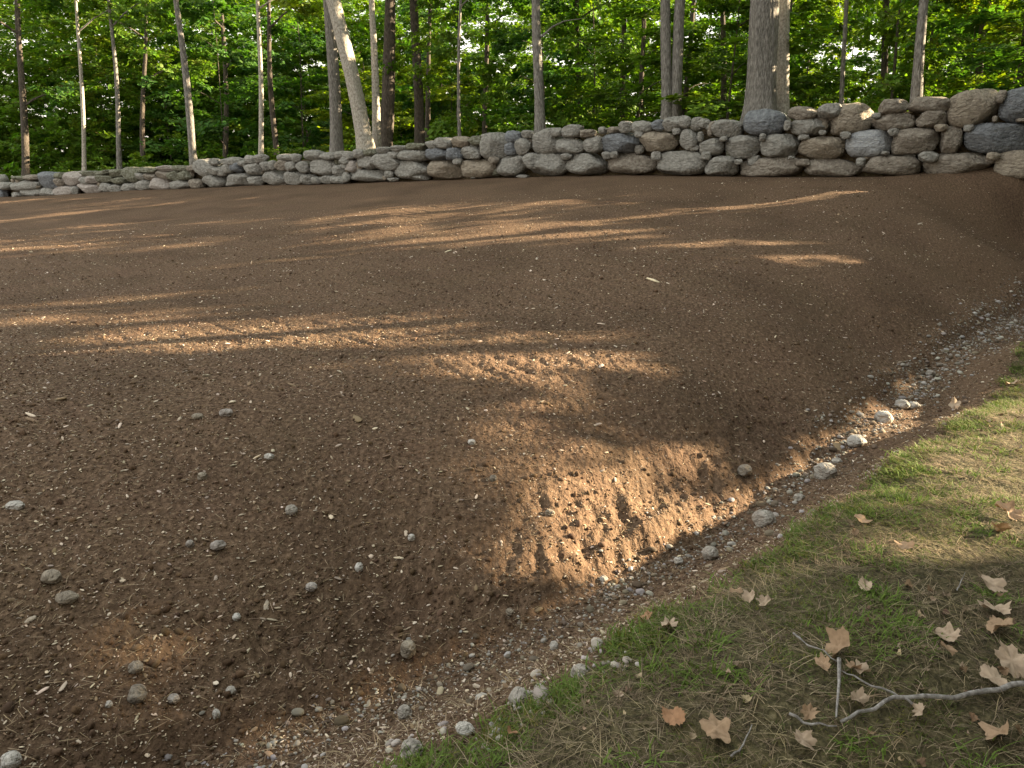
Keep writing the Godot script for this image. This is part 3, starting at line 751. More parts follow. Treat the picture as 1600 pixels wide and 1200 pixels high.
func build_wood() -> void:
	var group := "trees standing behind the wall"
	for a in TRUNKS:
		var p := Vector3(a[0], floor_y(a[0], a[1]), a[1])
		var big: bool = a[3] > 0.15
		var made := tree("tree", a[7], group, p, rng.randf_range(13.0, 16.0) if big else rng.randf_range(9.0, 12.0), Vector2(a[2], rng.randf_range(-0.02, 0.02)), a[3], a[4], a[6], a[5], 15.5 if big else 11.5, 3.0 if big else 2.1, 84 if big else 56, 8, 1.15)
		if a[7].begins_with("grooved"):
			put("trunk", tube([Vector3(0.21, -0.3, 0.03), Vector3(0.2, 0.6, 0.02), Vector3(0.17, 2.5, 0.0), Vector3(0.2, 6.0, 0.0), Vector3(0.5, 11.0, 0.1)], [0.17, 0.13, 0.12, 0.10, 0.03], 16, 0.15, 0.2, 9), M[a[4]], made)
		elif a[7].ends_with("one low branch"):
			limb_into(made, Vector3(0.05, 2.35, 0), Vector3(1.15, 2.75, 0.15), 0.07, a[4])
	# leafy young trees of the understorey
	var spots: Array = []
	var tries := 0
	var near := [[-14.0, "far left wall"], [-9.0, "low left wall"], [-5.5, "slim sunlit tree"], [-2.2, "leaning pale tree"], [2.5, "middle grey tree"], [5.0, "grooved grey tree"], [7.5, "biggest trunk"], [99.0, "wall's right end"]]
	var young := {}
	while spots.size() < 74 and tries < 6000:
		tries += 1
		var dep := 17.0 * pow(2.9, rng.randf())
		var q := Vector2(rng.randf_range(-0.82, 0.80) * dep, -dep)
		var o := (q - WA).dot(WN)
		if o < 3.6 or o > 24.0 or (o < 7.0 and rng.randf() < 0.45): continue
		var ok := true
		for z in spots:
			if q.distance_to(z) < 1.7: ok = false; break
		if not ok: continue
		spots.append(q)
		var where := ""
		for nr in near:
			if q.x / dep * 20.0 < nr[0]:
				where = nr[1]; break
		var h := rng.randf_range(3.4, 7.5)
		var leaf: String = ["leaf_green", "leaf_green", "leaf_deep", "leaf_yellow"][rng.randi() % 4]
		var dd := "just behind" if o < 6.0 else ("well behind" if o < 11.0 else ("farther behind" if o < 17.0 else "far behind"))
		var size := "bushy" if h < 4.6 else ("tall" if h > 6.2 else "leafy")
		var tone: String = {leaf_green = "green", leaf_deep = "dark green", leaf_yellow = "yellow green"}[leaf]
		var key := "%s %s young maple %s the %s" % [size, tone, dd, where]
		if not young.has(key): young[key] = []
		young[key].append([Vector3(q.x, floor_y(q.x, q.y), q.y), h, rng.randf_range(1.4, 2.2), leaf])
	for key in young:
		var ls: Array = young[key]
		ls.sort_custom(func(p, q): return p[0].z > q[0].z)
		for k in ls.size():
			var l: String = key
			if ls.size() == 2: l += ", %s of two" % ["nearer", "farther"][k]
			elif ls.size() > 2: l += ", %s nearest" % ORDER[k]
			young_tree(l, "leafy young trees of the understorey", ls[k][0], ls[k][1], ls[k][2], ls[k][3])
	# undergrowth and the wood beyond: one mass of leaves each
	var pl: Array = []
	for k in 2200:
		var s := rng.randf_range(-12.0, 42.0); var o := 2.2 + 15.0 * rng.randf()
		var q := WA + WU * s + WN * o
		if n_mid.get_noise_2d(q.x * 1.2, q.y * 1.2) < -0.12: continue
		pl.append(Transform3D(Basis(Vector3.UP, rng.randf() * TAU) * Basis(Vector3.RIGHT, -0.5 * rng.randf()) * Basis.from_scale(Vector3.ONE * rng.randf_range(0.6, 1.0)), Vector3(q.x, floor_y(q.x, q.y) + 0.7 * pow(rng.randf(), 1.6), q.y)))
	var ug := foliage("undergrowth", self, pl, sprays[2], M["leaf_green"])
	tag(ug, "low leafy undergrowth along the foot of the trees", "undergrowth", "", "stuff")
	pl = []
	for c in 1150:
		var dep := rng.randf_range(36.0, 62.0)
		var q := Vector2(rng.randf_range(-0.85, 0.8) * dep, -dep)
		if (q - WA).dot(WN) < (4.0 if q.x < -0.3 * dep else 13.0): continue
		if q.x > -0.1 * dep and rng.randf() < 0.5: continue
		var cy := floor_y(q.x, q.y) + rng.randf_range(0.3, (0.26 if q.x < -0.3 * dep else 0.22) * dep)
		for k in 22:
			var p := Vector3(q.x, cy, q.y) + Vector3(rng.randfn() * 1.5, rng.randfn() * 0.6, rng.randfn() * 1.5)
			pl.append(Transform3D(Basis(Vector3.UP, rng.randf() * TAU) * Basis(Vector3.RIGHT, rng.randfn() * 0.3) * Basis.from_scale(Vector3.ONE * rng.randf_range(1.0, 1.7)), p))
	for c in 260:                                    # its low leaves beyond the left end of the wall
		var dep := rng.randf_range(40.0, 66.0)
		var q := Vector2(rng.randf_range(-0.85, -0.12) * dep, -dep)
		if (q - WA).dot(WN) < 5.0: continue
		var cy := floor_y(q.x, q.y) + rng.randf_range(0.0, 6.5)
		for k in 22:
			var p := Vector3(q.x, cy, q.y) + Vector3(rng.randfn() * 1.5, rng.randfn() * 0.6, rng.randfn() * 1.5)
			pl.append(Transform3D(Basis(Vector3.UP, rng.randf() * TAU) * Basis(Vector3.RIGHT, rng.randfn() * 0.3) * Basis.from_scale(Vector3.ONE * rng.randf_range(1.0, 1.7)), p))
	var fw := foliage("far_wood", self, pl, sprays[3], M["leaf_green"])
	tag(fw, "far foliage of the wood showing between the nearer trees", "woodland", "", "stuff")
	# the wood's edge on the right, outside the picture, which shades the field
	for k in 24:
		var row := k % 3
		var x := 14.0 + 5.5 * row + rng.randf_range(-1.0, 1.0)
		var z := 7.0 - 3.1 * (k / 3) + rng.randf_range(-1.0, 1.0) + row * 1.0
		if z < -13.0 and x < 17.0: x += 4.0
		var across := 0.1786 * x + 0.984 * z
		if across > -5.5 and across < -2.5: z += (-5.6 - across) if across < -4.0 else (-2.4 - across)
		var q := to_sl(x, z)
		var y := bank(q.x, q.y) if (Vector2(x, z) - WA).dot(WN) < 0.4 else floor_y(x, z)
		tree("tree", "tall leafy maple outside the right edge, %s row, %s tree from the viewer" % [["front", "middle", "back"][row], ORDER[k / 3]], "trees right of the grassy bank", Vector3(x, y, z), rng.randf_range(14.0, 17.0), Vector2(rng.randfn() * 0.03, rng.randfn() * 0.03), rng.randf_range(0.14, 0.22), "bark_grey", "leaf_green", 1.2, 17.0, rng.randf_range(2.6, 3.4), 900, 8, 1.35, false)
	# trees at the photographer's back
	var back := -1
	for a in [[-3.6, 7.6], [0.8, 5.6], [5.2, 7.4], [2.6, 11.5], [9.0, 6.4], [7.4, 11.8]]:
		back += 1
		var q := to_sl(a[0], a[1])
		tree("tree", "tall leafy maple on the bank behind the viewer, %s from the left" % ORDER[[0, 1, 3, 2, 5, 4][back]], "trees behind the viewer", Vector3(a[0], bank(q.x, q.y), a[1]), rng.randf_range(13.0, 16.0), Vector2(rng.randfn() * 0.03, rng.randfn() * 0.03), rng.randf_range(0.15, 0.22), "bark_grey", "leaf_green", 2.6, 15.5, rng.randf_range(2.8, 3.4), 620, 8, 1.35, false)

# loose stones: x, z, width, height, tone, label
const STONES := [
	[1.45, -4.07, 0.133, 0.110, "rock_loose_grey", "big round grey stone in the ditch below the sunlit grass, nearer of the two largest"],
	[2.02, -4.63, 0.138, 0.125, "rock_loose_grey", "big round grey stone in the ditch below the sunlit grass, farther of the two largest"],
	[2.91, -5.74, 0.139, 0.117, "rock_loose_pale", "pale stone with a dark crack, farthest large stone in the ditch"],
	[2.45, -5.16, 0.139, 0.095, "rock_loose_pale", "pale flattish stone in the ditch beyond the two largest round stones"],
	[3.28, -6.19, 0.120, 0.084, "rock_loose_pale", "small pale stone far up the ditch, left one of a pair"],
	[3.38, -6.20, 0.109, 0.067, "rock_loose_pale", "small pale stone far up the ditch, right one of a pair"],
	[1.04, -3.66, 0.088, 0.081, "rock_loose_grey", "round grey stone in the ditch just right of the sunlit slope's tip"],
	[1.48, -4.57, 0.090, 0.077, "rock_brown", "brown angular stone lying on the slope above the ditch"],
	[0.23, -2.21, 0.075, 0.066, "rock_loose_grey", "round grey stone at the edge of the grass, topmost of the pebble cluster"],
	[-0.29, -1.86, 0.068, 0.060, "rock_loose_grey", "grey stone beside the grass tuft at the bottom edge of the picture"],
	[-0.14, -1.94, 0.061, 0.038, "rock_loose_pale", "flat pale stone among pebbles left of the small grass tuft"],
	[0.02, -2.10, 0.062, 0.062, "rock_loose_grey", "grey stone right behind the small grass tuft at the ditch edge"],
	[0.09, -2.14, 0.038, 0.033, "rock_pink", "small pinkish stone between the round grey stone and the small grass tuft"],
	[-0.41, -2.51, 0.056, 0.061, "rock_loose_grey", "egg shaped upright grey stone at the near end of the ditch"],
	[-0.44, -2.86, 0.066, 0.075, "rock_tan", "upright tan stone stuck in the dark slope above the crumbled edge"],
	[0.18, -2.89, 0.037, 0.043, "rock_loose_pale", "small upright pale stone in the ditch below the crumbled edge"],
	[-0.11, -2.47, 0.056, 0.036, "rock_loose_pale", "flat bluish pale stone in the near ditch"],
	[-0.01, -3.13, 0.037, 0.037, "rock_tan", "small tan stone on top of the crumbled edge"],
	[-1.07, -3.44, 0.059, 0.056, "rock_loose_grey", "round grey stone alone on the open soil left of the sunlit slope"],
	[-1.31, -3.12, 0.069, 0.044, "rock_pink", "pinkish flat stone on the soil below the round grey one"],
	[-1.82, -2.73, 0.078, 0.057, "rock_tan", "brown stone near the left edge, upper one of a pair"],
	[-1.72, -2.65, 0.085, 0.044, "rock_tan", "flat tan stone near the left edge, lower one of a pair"],
	[-1.35, -2.38, 0.074, 0.063, "rock_brown", "largest brownish stone on the dark soil at lower left"],
	[-1.39, -2.47, 0.053, 0.050, "rock_brown", "brown angular stone just above the largest one at lower left"],
	[-1.24, -2.42, 0.044, 0.038, "rock_pink", "small pinkish stone right of the largest one at lower left"],
	[-1.07, -2.52, 0.039, 0.036, "rock_loose_grey", "small round grey stone on the dark soil at lower left"],
	[-1.09, -2.42, 0.027, 0.041, "rock_loose_pale", "tiny upright white stone on the dark soil at lower left"],
	[-0.89, -3.06, 0.052, 0.042, "rock_pink", "pinkish stone on the soil above the small white round one"],
	[-0.71, -3.22, 0.040, 0.043, "rock_loose_pale", "small round pale stone left of the sunlit slope, lower of two"],
	[-0.49, -3.42, 0.035, 0.035, "rock_loose_pale", "small round pale stone left of the sunlit slope, upper of two"],
	[-1.14, -2.82, 0.035, 0.029, "rock_loose_pale", "small white round stone alone in the middle of the lower left soil"],
	[-1.64, -4.21, 0.075, 0.047, "rock_pink", "pale stone on the soil at the right end of a small ridge of crumbs"],
	[-1.28, -3.81, 0.053, 0.032, "rock_loose_pale", "white flat stone on the open soil above the round grey one"],
	[-2.18, -3.12, 0.084, 0.037, "rock_loose_pale", "white flat stone at the left edge of the picture"],
	[-0.79, -2.16, 0.052, 0.045, "rock_loose_grey", "grey stone cut by the bottom edge left of the ditch"],
	[-1.58, -2.03, 0.060, 0.055, "rock_loose_pale", "pale stone in the bottom left corner"],
	[0.20, -3.73, 0.051, 0.041, "rock_tan", "small pale stone in the middle of the sunlit slope"],
	[-1.78, -4.15, 0.063, 0.035, "rock_tan", "flat stone in the small ridge of crumbs on the open soil"],
	[-0.10, -3.85, 0.042, 0.035, "rock_brown", "small brown stone in the upper part of the sunlit slope"],
	[-1.54, -3.57, 0.048, 0.041, "rock_tan", "tan pointed stone on the open soil left of the white flat one"],
	[0.46, -3.47, 0.046, 0.033, "rock_loose_grey", "small grey stone in the ditch at the shadow line of the sunlit slope"],
	[0.87, -3.64, 0.049, 0.038, "rock_loose_pale", "small pale stone just left of the round grey ditch stone by the slope's tip"],
	[1.74, -4.32, 0.067, 0.046, "rock_loose_grey", "grey flat stone between the two largest round stones in the ditch"],
	[2.24, -4.98, 0.067, 0.048, "rock_loose_grey", "grey stone just beyond the farther of the two largest ditch stones"],
	[4.00, -7.12, 0.084, 0.063, "rock_loose_grey", "grey stone far up the ditch near the right edge"],
	[-1.42, -2.32, 0.027, 0.022, "rock_loose_pale", "tiny white stone left of the largest brownish one at lower left"],
	[-1.42, -3.09, 0.037, 0.034, "rock_pink", "small pointed pinkish stone left of the pinkish flat one"],
	[-0.23, -4.14, 0.044, 0.033, "rock_loose_pale", "small white stone on the crest above the sunlit slope"],
]
# fallen leaves: x, z, width, material, label
const LEAVES := [
	[0.55, -1.76, 0.105, "dead_leaf", "large round lobed brown leaf at the bottom of the picture"],
	[0.45, -1.83, 0.080, "dead_leaf_red", "rust brown curled leaf left of the large round lobed one"],
	[1.01, -2.08, 0.105, "dead_leaf", "tan leaf propped behind the top of the short grey stick"],
	[0.93, -2.00, 0.060, "dead_leaf", "small tan leaf left of the top of the short grey stick"],
	[1.52, -3.07, 0.085, "dead_leaf", "curled leaf in the grass just below the sunlit patch"],
	[1.57, -2.79, 0.080, "dead_leaf", "upright curled tan leaf right of and below the curled one by the sunlit patch"],
	[0.54, -2.33, 0.075, "dead_leaf_pale", "pale pointed leaf on the grass near the bank's edge"],
	[1.41, -2.19, 0.095, "dead_leaf_pale", "pale crumpled leaf alone on the grass above the long branch"],
	[1.27, -2.48, 0.065, "dead_leaf_pale", "pale leaf in the small sunlit spot on the grass"],
	[0.86, -2.48, 0.065, "dead_leaf_pale", "pale leaf, middle one of three in a row on the grass"],
	[0.89, -2.40, 0.060, "dead_leaf_pale", "pale leaf, lowest of three in a row on the grass"],
	[0.83, -2.56, 0.055, "dead_leaf", "tan leaf, highest of three in a row on the grass"],
	[1.76, -2.52, 0.105, "dead_leaf_pale", "narrow pale leaf at the top of the leaf pile by the right edge"],
	[1.67, -2.36, 0.110, "dead_leaf_pale", "pale ragged leaf in the upper part of the leaf pile by the right edge"],
	[1.55, -2.08, 0.125, "dead_leaf_pale", "large pale leaf at the right edge above the long branch"],
	[1.61, -2.24, 0.105, "dead_leaf", "tan leaf in the middle of the leaf pile by the right edge"],
	[1.04, -1.98, 0.060, "dead_leaf_pale", "pale leaf touching the dark twig right of the short grey stick"],
	[1.02, -1.99, 0.050, "dead_leaf", "small tan leaf under the dark twig"],
	[0.49, -2.47, 0.055, "dead_leaf_red", "reddish leaf beside the pale pointed one near the bank's edge"],
	[3.51, -5.84, 0.115, "dead_leaf_pale", "pale leaf at the far edge of the sunlit grass"],
	[4.10, -6.08, 0.120, "dead_leaf_pale", "pale leaf in the grass at the right edge beyond the sunlit patch"],
	[2.19, -3.12, 0.120, "dead_leaf", "tan leaf in the brown litter at the lower edge of the sunlit grass"],
	[2.05, -2.96, 0.100, "dead_leaf", "tan leaf just below the brown litter by the right edge"],
	[0.98, -1.87, 0.060, "dead_leaf_pale", "pale leaf between the short grey stick and the long branch"],
	[0.82, -1.81, 0.055, "dead_leaf", "tan leaf left of the foot of the short grey stick"],
	[1.44, -1.99, 0.090, "dead_leaf_pale", "pale leaf lying against the upper side of the long branch"],
	[1.33, -1.78, 0.110, "dead_leaf", "long tan leaf in the corner grass below the long branch"],
	[1.14, -1.84, 0.060, "dead_leaf_pale", "small pale leaf under the long branch"],
	[0.77, -1.72, 0.065, "dead_leaf_pale", "pale leaf cut by the bottom edge right of the large lobed one"],
	[1.36, -2.10, 0.055, "dead_leaf", "small tan leaf below the crumpled pale one"],
	[0.00, -1.85, 0.046, "dead_leaf_red", "small brown leaf among the pebbles at the bottom edge"],
]
const TWIGS := [
	["fallen_branch", "long grey branch lying from the right edge into the grass", 0.009, [Vector2(1.75, -2.02), Vector2(1.62, -1.99), Vector2(1.52, -1.97), Vector2(1.39, -1.94), Vector2(1.22, -1.89), Vector2(1.08, -1.87), Vector2(0.98, -1.82), Vector2(0.89, -1.77)], 0.025],
	["stick", "short straight grey stick pointing at the viewer", 0.0055, [Vector2(0.98, -2.01), Vector2(0.94, -1.91), Vector2(0.88, -1.78)], 0.03],
	["twig", "thin bent twig running up left from the short grey stick", 0.0035, [Vector2(0.91, -2.19), Vector2(0.94, -2.08), Vector2(0.98, -2.01)], 0.02],
	["twig", "dark thin twig crossing from the short stick to the long branch", 0.004, [Vector2(1.13, -1.86), Vector2(1.09, -1.89), Vector2(1.01, -1.93), Vector2(0.97, -1.97)], 0.025],
	["twig", "small twig right of the large round lobed leaf", 0.003, [Vector2(0.57, -1.68), Vector2(0.61, -1.71), Vector2(0.65, -1.77)], 0.015],
	["twig", "small upright twig in the grass left of the leaf pile", 0.0025, [Vector2(1.59, -2.46), Vector2(1.63, -2.51), Vector2(1.68, -2.57)], 0.03],
	["twig", "thin twig lying left from the foot of the short grey stick", 0.004, [Vector2(0.76, -1.80), Vector2(0.81, -1.77), Vector2(0.88, -1.77)], 0.015],
]

func scatter(called: String, label: String, category: String, mesh: Mesh, mat_: Material, places: Array, cols: Array) -> void:
	var mm := MultiMesh.new()
	mm.transform_format = MultiMesh.TRANSFORM_3D
	mm.use_colors = true
	mm.mesh = mesh
	mm.instance_count = places.size()
	for i in places.size():
		mm.set_instance_transform(i, places[i])
		mm.set_instance_color(i, cols[i])
	var o := MultiMeshInstance3D.new()
	o.name = numbered(called); o.multimesh = mm; o.material_override = mat_
	add_child(o)
	tag(o, label, category, "", "stuff")
func any_turn() -> Basis:
	return Basis(Vector3(rng.randfn(), rng.randfn(), rng.randfn()).normalized(), rng.randf() * TAU)
func tint(r: float, g: float, b: float, spread: float) -> Color:
	var k := 1.0 + rng.randf_range(-spread, spread)
	return Color(r * k, g * k * rng.randf_range(0.95, 1.05), b * k * rng.randf_range(0.9, 1.1))
func field_spot(near: float, far: float) -> Vector3:
	while true:
		var d := near * pow(far / near, rng.randf())
		var x := rng.randf_range(-0.78 * d - 0.4, 0.74 * d + 0.3)
		var q := to_sl(x, -d)
		if q.y < edge_l(q.x) + 0.02: continue
		if (Vector2(x, -d) - WA).dot(WN) > -0.1: continue
		return Vector3(x, soil(x, -d), -d)
	return Vector3.ZERO
func blade_mesh(seed_: int, blades: int, tall: float, wide: float, lay: float) -> ArrayMesh:
	var r := RandomNumberGenerator.new(); r.seed = seed_
	var v := PackedVector3Array(); var idx := PackedInt32Array(); var col := PackedColorArray()
	for k in blades:
		var an := r.randf() * TAU
		var dir := Vector3(cos(an), 0, sin(an))
		var side := Vector3(-dir.z, 0, dir.x) * wide * r.randf_range(0.7, 1.2)
		var b := Vector3(r.randfn(), 0, r.randfn()) * 0.014
		var h := tall * r.randf_range(0.5, 1.15)
		var ln := lay * r.randf_range(0.5, 1.4)
		var curl := Vector3(r.randfn(), 0, r.randfn()) * 0.25 * h
		var p1 := b + dir * h * 0.35 * ln + Vector3.UP * h * 0.5 / (1.0 + ln)
		var p2 := b + dir * h * 0.75 * ln + Vector3.UP * h * 0.85 / (1.0 + ln * 1.3) + curl * 0.5
		var p3 := b + dir * h * 1.1 * ln + Vector3.UP * h * (0.9 if lay < 1.0 else 0.25) / (1.0 + ln * 1.2) + curl
		var o := v.size()
		for q in [b - side, b + side, p1 - side * 0.9, p1 + side * 0.9, p2 - side * 0.6, p2 + side * 0.6, p3]: v.append(q)
		var c := r.randf_range(0.7, 1.25)
		for q in 7: col.append(Color(c * r.randf_range(0.95, 1.1), c, c))
		idx.append_array([o, o + 1, o + 2, o + 1, o + 3, o + 2, o + 2, o + 3, o + 4, o + 3, o + 5, o + 4, o + 4, o + 5, o + 6])
	return mesh_of(v, idx, null, col)
func dead_leaf_mesh(seed_: int) -> ArrayMesh:
	var r := RandomNumberGenerator.new(); r.seed = seed_
	var v := PackedVector3Array(); var idx := PackedInt32Array()
	var lobes := 5 if seed_ % 3 else 7
	var sharp := r.randf_range(0.04, 0.14) if seed_ < 950 else 0.02
	var curl := r.randf_range(0.3, 1.1)
	var ca := r.randf() * TAU
	if seed_ == 940:
		curl = 0.2; sharp = 0.16
	var n := 40
	v.append(Vector3.ZERO)
	for ring: float in [0.35, 0.7, 1.0]:
		for k in n:
			var a := TAU * k / n
			var rad := 0.40 + sharp * 0.5 * cos(a * lobes) * ring + 0.04 * r.randfn() * ring * 0.5
			rad *= 1.0 - 0.12 * cos(a)
			rad *= 1.0 + 0.07 * ring * sin(a * 17.0 + seed_)
			var p := Vector3(cos(a), 0, sin(a)) * rad * ring
			var u := p.x * cos(ca) + p.z * sin(ca)
			p.y = curl * u * u * 1.4 + 0.06 * sin(a * 3.0 + seed_) * ring + 0.03 * cos(a * lobes) * ring
			v.append(p)
	for k in n:
		idx.append_array([0, 1 + k, 1 + (k + 1) % n])
	for g in 2:
		for k in n:
			var a := 1 + g * n + k; var b := 1 + g * n + (k + 1) % n
			idx.append_array([a, a + n, b, b, a + n, b + n])
	var st := [v[0]]
	# stalk
	var o := v.size()
	for q in [Vector3(0.33, 0.01, -0.008), Vector3(0.33, 0.01, 0.008), Vector3(0.8, 0.06, 0.03)]: v.append(q)
	idx.append_array([o, o + 1, o + 2])
	return mesh_of(v, idx, smooth_normals(v, idx))

func build_details() -> void:
	# individual stones
	var rocks: Array = []
	for k in 8: rocks.append(rock_mesh(500 + k, 3, 2.3, 0.10))
	for a in STONES:
		var st := put("stone", rocks[rng.randi() % rocks.size()], M[a[4]], self)
		tag(st, a[5], "stone", "loose stones on the soil and in the ditch")
		var y := ground_at(a[0], a[1])
		st.transform = Transform3D(Basis(Vector3.UP, rng.randf_range(-0.5, 0.5)) * Basis.from_scale(Vector3(a[2], a[3], (a[2] + a[3]) * 0.5)), Vector3(a[0], y + a[3] * 0.27, a[1]))
	# soil crumbs
	var pl: Array = []; var co: Array = []
	for k in 46000:
		var p := field_spot(1.7, 14.0)
		var q := to_sl(p.x, p.z)
		var sz := 0.0034 * exp(rng.randfn() * 0.5) * (1.0 + 0.3 * sqrt(-p.z))
		var up := q.y - table(ditch_t, q.x)
		if up > 0.05 and up < 0.7 and rng.randf() < 0.12: sz *= 2.0
		sz = minf(sz, 0.028)
		pl.append(Transform3D(any_turn() * Basis.from_scale(Vector3(sz * 1.5, sz, sz * 1.2)), p + Vector3(0, sz * 0.15, 0)))
		co.append(tint(0.105, 0.067, 0.042, 0.35))
	scatter("soil_crumbs", "small clods and crumbs of brown soil strewn over the field", "soil", rock_mesh(600, 1, 3.2, 0.55), M["clod"], pl, co)
	# straw and wood chips
	pl = []; co = []
	for k in 76000:
		var p := field_spot(1.7, 16.0)
		if n_big.get_noise_2d(p.x * 5.0, p.z * 5.0) < -0.35 and rng.randf() < 0.5: continue
		var sz := 0.0029 * exp(rng.randfn() * 0.6) * (1.0 + 0.35 * sqrt(-p.z))
		pl.append(Transform3D(Basis(Vector3.UP, rng.randf() * TAU) * Basis(Vector3.RIGHT, rng.randfn() * 0.35) * Basis(Vector3.BACK, rng.randfn() * 0.25) * Basis.from_scale(Vector3(sz * rng.randf_range(0.5, 0.9), sz * 0.35, sz * rng.randf_range(0.7, 2.2))), p + Vector3(0, 0.0025, 0)))
		co.append(tint(0.50, 0.415, 0.32, 0.45) if rng.randf() < 0.5 else tint(0.22, 0.155, 0.10, 0.35))
	scatter("straw_chips", "pale bits of straw, chips and grit strewn over the soil", "straw", rock_mesh(601, 0, 3.0, 0.2), M["chip"], pl, co)
	# curled straw
	pl = []; co = []
	for k in 9500:
		var p := field_spot(1.7, 9.0)
		pl.append(Transform3D(Basis(Vector3.UP, rng.randf() * TAU) * Basis.from_scale(Vector3.ONE * rng.randf_range(0.3, 0.75)), p + Vector3(0, 0.001, 0)))
		co.append(tint(0.34, 0.26, 0.17, 0.3))
	scatter("straw_stalks", "thin curled stalks of straw lying on the soil", "straw", blade_mesh(44, 1, 0.05, 0.0016, 2.2), M["grass"], pl, co)
	# gravel of the ditch
	pl = []; co = []
	for k in 9000:
		var s := rng.randf_range(-0.2, 12.5)
		var l := table(ditch_t, s) + rng.randfn() * (0.055 + 0.010 * s) + 0.02
		if rng.randf() < 0.1: l = lerpf(table(ditch_t, s), edge_l(s), rng.randf())
		if l < edge_l(s) + 0.02: continue
		var p := from_sl(s, l)
		var sz := 0.0056 * exp(rng.randfn() * 0.6) * (1.0 + 0.06 * s)
		if n_mid.get_noise_2d(p.x * 3.0, p.y * 3.0) < -0.1 and rng.randf() < 0.6: sz *= 0.6
		sz = minf(sz, 0.042)
		pl.append(Transform3D(Basis(Vector3.UP, rng.randf() * TAU) * Basis(Vector3.RIGHT, rng.randfn() * 0.25) * Basis.from_scale(Vector3(sz * 1.5, sz * 0.85, sz * 1.15)), Vector3(p.x, soil(p.x, p.y) + sz * 0.22, p.y)))
		co.append([tint(0.24, 0.22, 0.195, 0.35), tint(0.19, 0.155, 0.12, 0.3), tint(0.12, 0.09, 0.065, 0.3), tint(0.33, 0.31, 0.285, 0.2)][rng.randi() % 4])
	for k in 190:                                        # pebbles washed out at the bank's near edge
		var s := rng.randf_range(1.0, 2.0)
		var l := edge_l(s) + rng.randf_range(-0.14, 0.2)
		if n_mid.get_noise_2d(s * 9.0, l * 9.0) < -0.05: continue
		var p := from_sl(s, l)
		var sz := 0.011 * exp(rng.randfn() * 0.4)
		pl.append(Transform3D(Basis(Vector3.UP, rng.randf() * TAU) * Basis.from_scale(Vector3(sz * 1.6, sz, sz * 1.2)), Vector3(p.x, ground_at(p.x, p.y) + sz * 0.3, p.y)))
		co.append(tint(0.36, 0.32, 0.29, 0.3))
	scatter("gravel", "grey pebbles lining the bottom of the ditch", "gravel", rock_mesh(602, 2, 2.4, 0.12), M["pebble"], pl, co)
	# turf
	pl = []; co = []
	var dry: Array = []; var dco: Array = []
	for k in 80000:
		var s := rng.randf_range(-0.3, 9.8)
		var o := 3.4 * pow(rng.randf(), 1.3)
		var e := edge_l(s)
		var l := e - o - 0.015
		var p := from_sl(s, l)
		if p.y > -1.2 or p.x > -p.y * 0.86 + 0.4: continue
		var patch := n_mid.get_noise_2d(p.x * 2.6 + 11.0, p.y * 2.6) + 0.5 * n_mid.get_noise_2d(p.x * 8.0, p.y * 8.0)
		var rim := smooth(0.28, 0.02, o) * smooth(-0.15, 0.25, n_mid.get_noise_2d(s * 6.0, 33.0))
		var at := Vector3(p.x, bank(s, l) - 0.006, p.y)
		if o < 0.055: at.y -= 0.03
		var turn := Basis(Vector3.UP, rng.randf() * TAU)
		if rng.randf() < smooth(-0.18, 0.4, patch) * 0.85 + rim * 0.8:
			var sc := rng.randf_range(0.35, 0.8) * (1.0 + 0.8 * rim)
			pl.append(Transform3D(turn * Basis.from_scale(Vector3(sc, sc * rng.randf_range(0.7, 1.1), sc)), at))
			var y := rng.randf()
			co.append(tint(0.105 + 0.09 * y * y, 0.155 + 0.025 * y, 0.034, 0.35))
		if rng.randf() < 0.45 - 0.3 * patch:
			var sc := rng.randf_range(0.35, 0.85)
			dry.append(Transform3D(turn * Basis.from_scale(Vector3.ONE * sc), at + Vector3(0, 0.003, 0)))
			dco.append(tint(0.30, 0.235, 0.15, 0.45) if rng.randf() < 0.6 else tint(0.15, 0.11, 0.07, 0.3))
	for k in 420:
		var s := rng.randf_range(0.6, 9.0)
		var o := 2.8 * pow(rng.randf(), 2.2)
		var e := edge_l(s)
		var cen := from_sl(s, e - o - 0.03)
		for m in 9:
			var p := cen + Vector2(rng.randfn(), rng.randfn()) * 0.035
			var q := to_sl(p.x, p.y)
			if q.y > edge_l(q.x) - 0.01: continue
			var sc := rng.randf_range(0.9, 1.7)
			pl.append(Transform3D(Basis(Vector3.UP, rng.randf() * TAU) * Basis.from_scale(Vector3(sc, sc, sc)), Vector3(p.x, bank(q.x, q.y) - 0.012, p.y)))
			co.append(tint(0.13, 0.20, 0.035, 0.25))
	scatter("grass", "short green grass growing in patches on the bank", "grass", blade_mesh(41, 8, 0.05, 0.0016, 0.75), M["grass"], pl, co)
	scatter("dry_grass", "matted dry straw coloured grass lying on the bank", "dry grass", blade_mesh(42, 5, 0.055, 0.0014, 2.0), M["grass"], dry, dco)
	# fallen leaves
	var lm: Array = []
	for k in 7: lm.append(dead_leaf_mesh(900 + k))
	var round_leaf := dead_leaf_mesh(940)
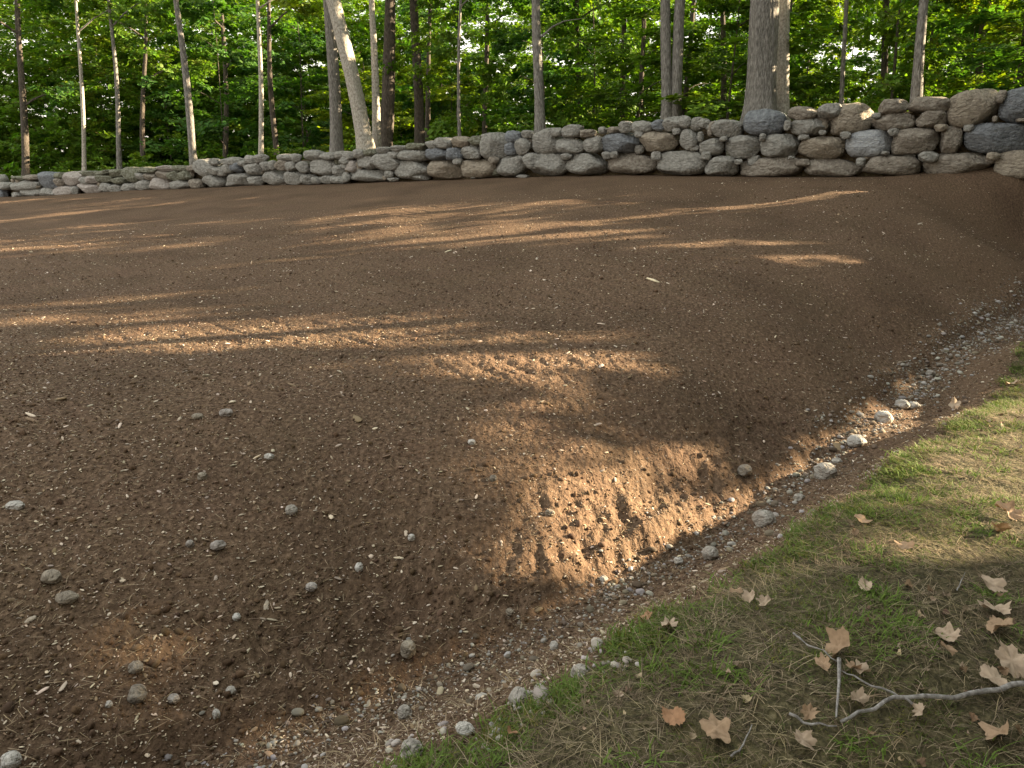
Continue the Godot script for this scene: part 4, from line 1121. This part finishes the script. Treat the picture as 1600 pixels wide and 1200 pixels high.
	for i in LEAVES.size():
		var a: Array = LEAVES[i]
		var lf := put("fallen_leaf", round_leaf if i == 0 else lm[i % lm.size()], M[a[3]], self)
		tag(lf, a[4], "leaf", "fallen leaves on the grassy bank")
		var tilt := 0.18 if i == 0 else 0.4
		var q := to_sl(a[0], a[1])
		var b := Basis(Vector3.UP, rng.randf() * TAU) * Basis(Vector3.RIGHT, rng.randfn() * tilt) * Basis(Vector3.BACK, rng.randfn() * tilt) * Basis.from_scale(Vector3(1.0, 1.0, 0.75) * a[2] * 1.15)
		lf.transform = Transform3D(b, Vector3(a[0], bank(q.x, q.y) + 0.028, a[1]))
	pl = []; co = []
	for k in 1900:
		var s := rng.randf_range(0.8, 8.0); var o := rng.randf_range(0.05, 3.0)
		var l := edge_l(s) - o
		var p := from_sl(s, l)
		if n_mid.get_noise_2d(p.x * 2.0 + 70.0, p.y * 2.0) < -0.05 + 0.25 * (1.0 - smooth(0.3, 1.6, o)): continue
		pl.append(Transform3D(Basis(Vector3.UP, rng.randf() * TAU) * Basis(Vector3.RIGHT, rng.randfn() * 0.5) * Basis.from_scale(Vector3(rng.randf_range(0.5, 1.0), 1.0, rng.randf_range(0.35, 0.9)) * rng.randf_range(0.015, 0.055)), Vector3(p.x, bank(s, l) + 0.012, p.y)))
		co.append(tint(0.33, 0.25, 0.175, 0.4) if rng.randf() < 0.6 else tint(0.17, 0.11, 0.07, 0.3))
	scatter("leaf_litter", "broken bits of dry leaves caught in the grass", "leaf litter", dead_leaf_mesh(960), M["chip"], pl, co)
	# sticks
	for a in TWIGS:
		var pts: Array = []; var rr: Array = []
		var c: Vector2 = a[3][a[3].size() / 2]
		var q0 := to_sl(c.x, c.y)
		var at := Vector3(c.x, bank(q0.x, q0.y), c.y)
		var n: int = a[3].size()
		for i in n * 3 - 2:
			var k := i / 3; var f := (i % 3) / 3.0
			var p: Vector2 = a[3][k].lerp(a[3][mini(k + 1, n - 1)], f)
			var q := to_sl(p.x, p.y)
			pts.append(Vector3(p.x, bank(q.x, q.y) + a[4] + a[2] + 0.004 * sin(i * 2.1), p.y) - at)
			rr.append(a[2] * lerpf(1.1, 0.45, float(i) / (n * 3 - 3)))
		var t := put(a[0], tube(pts, rr, 8, 0.25, 0.0, 7), M["twig"], self)
		t.position = at
		tag(t, a[1], "branch" if a[0] == "fallen_branch" else "twig")
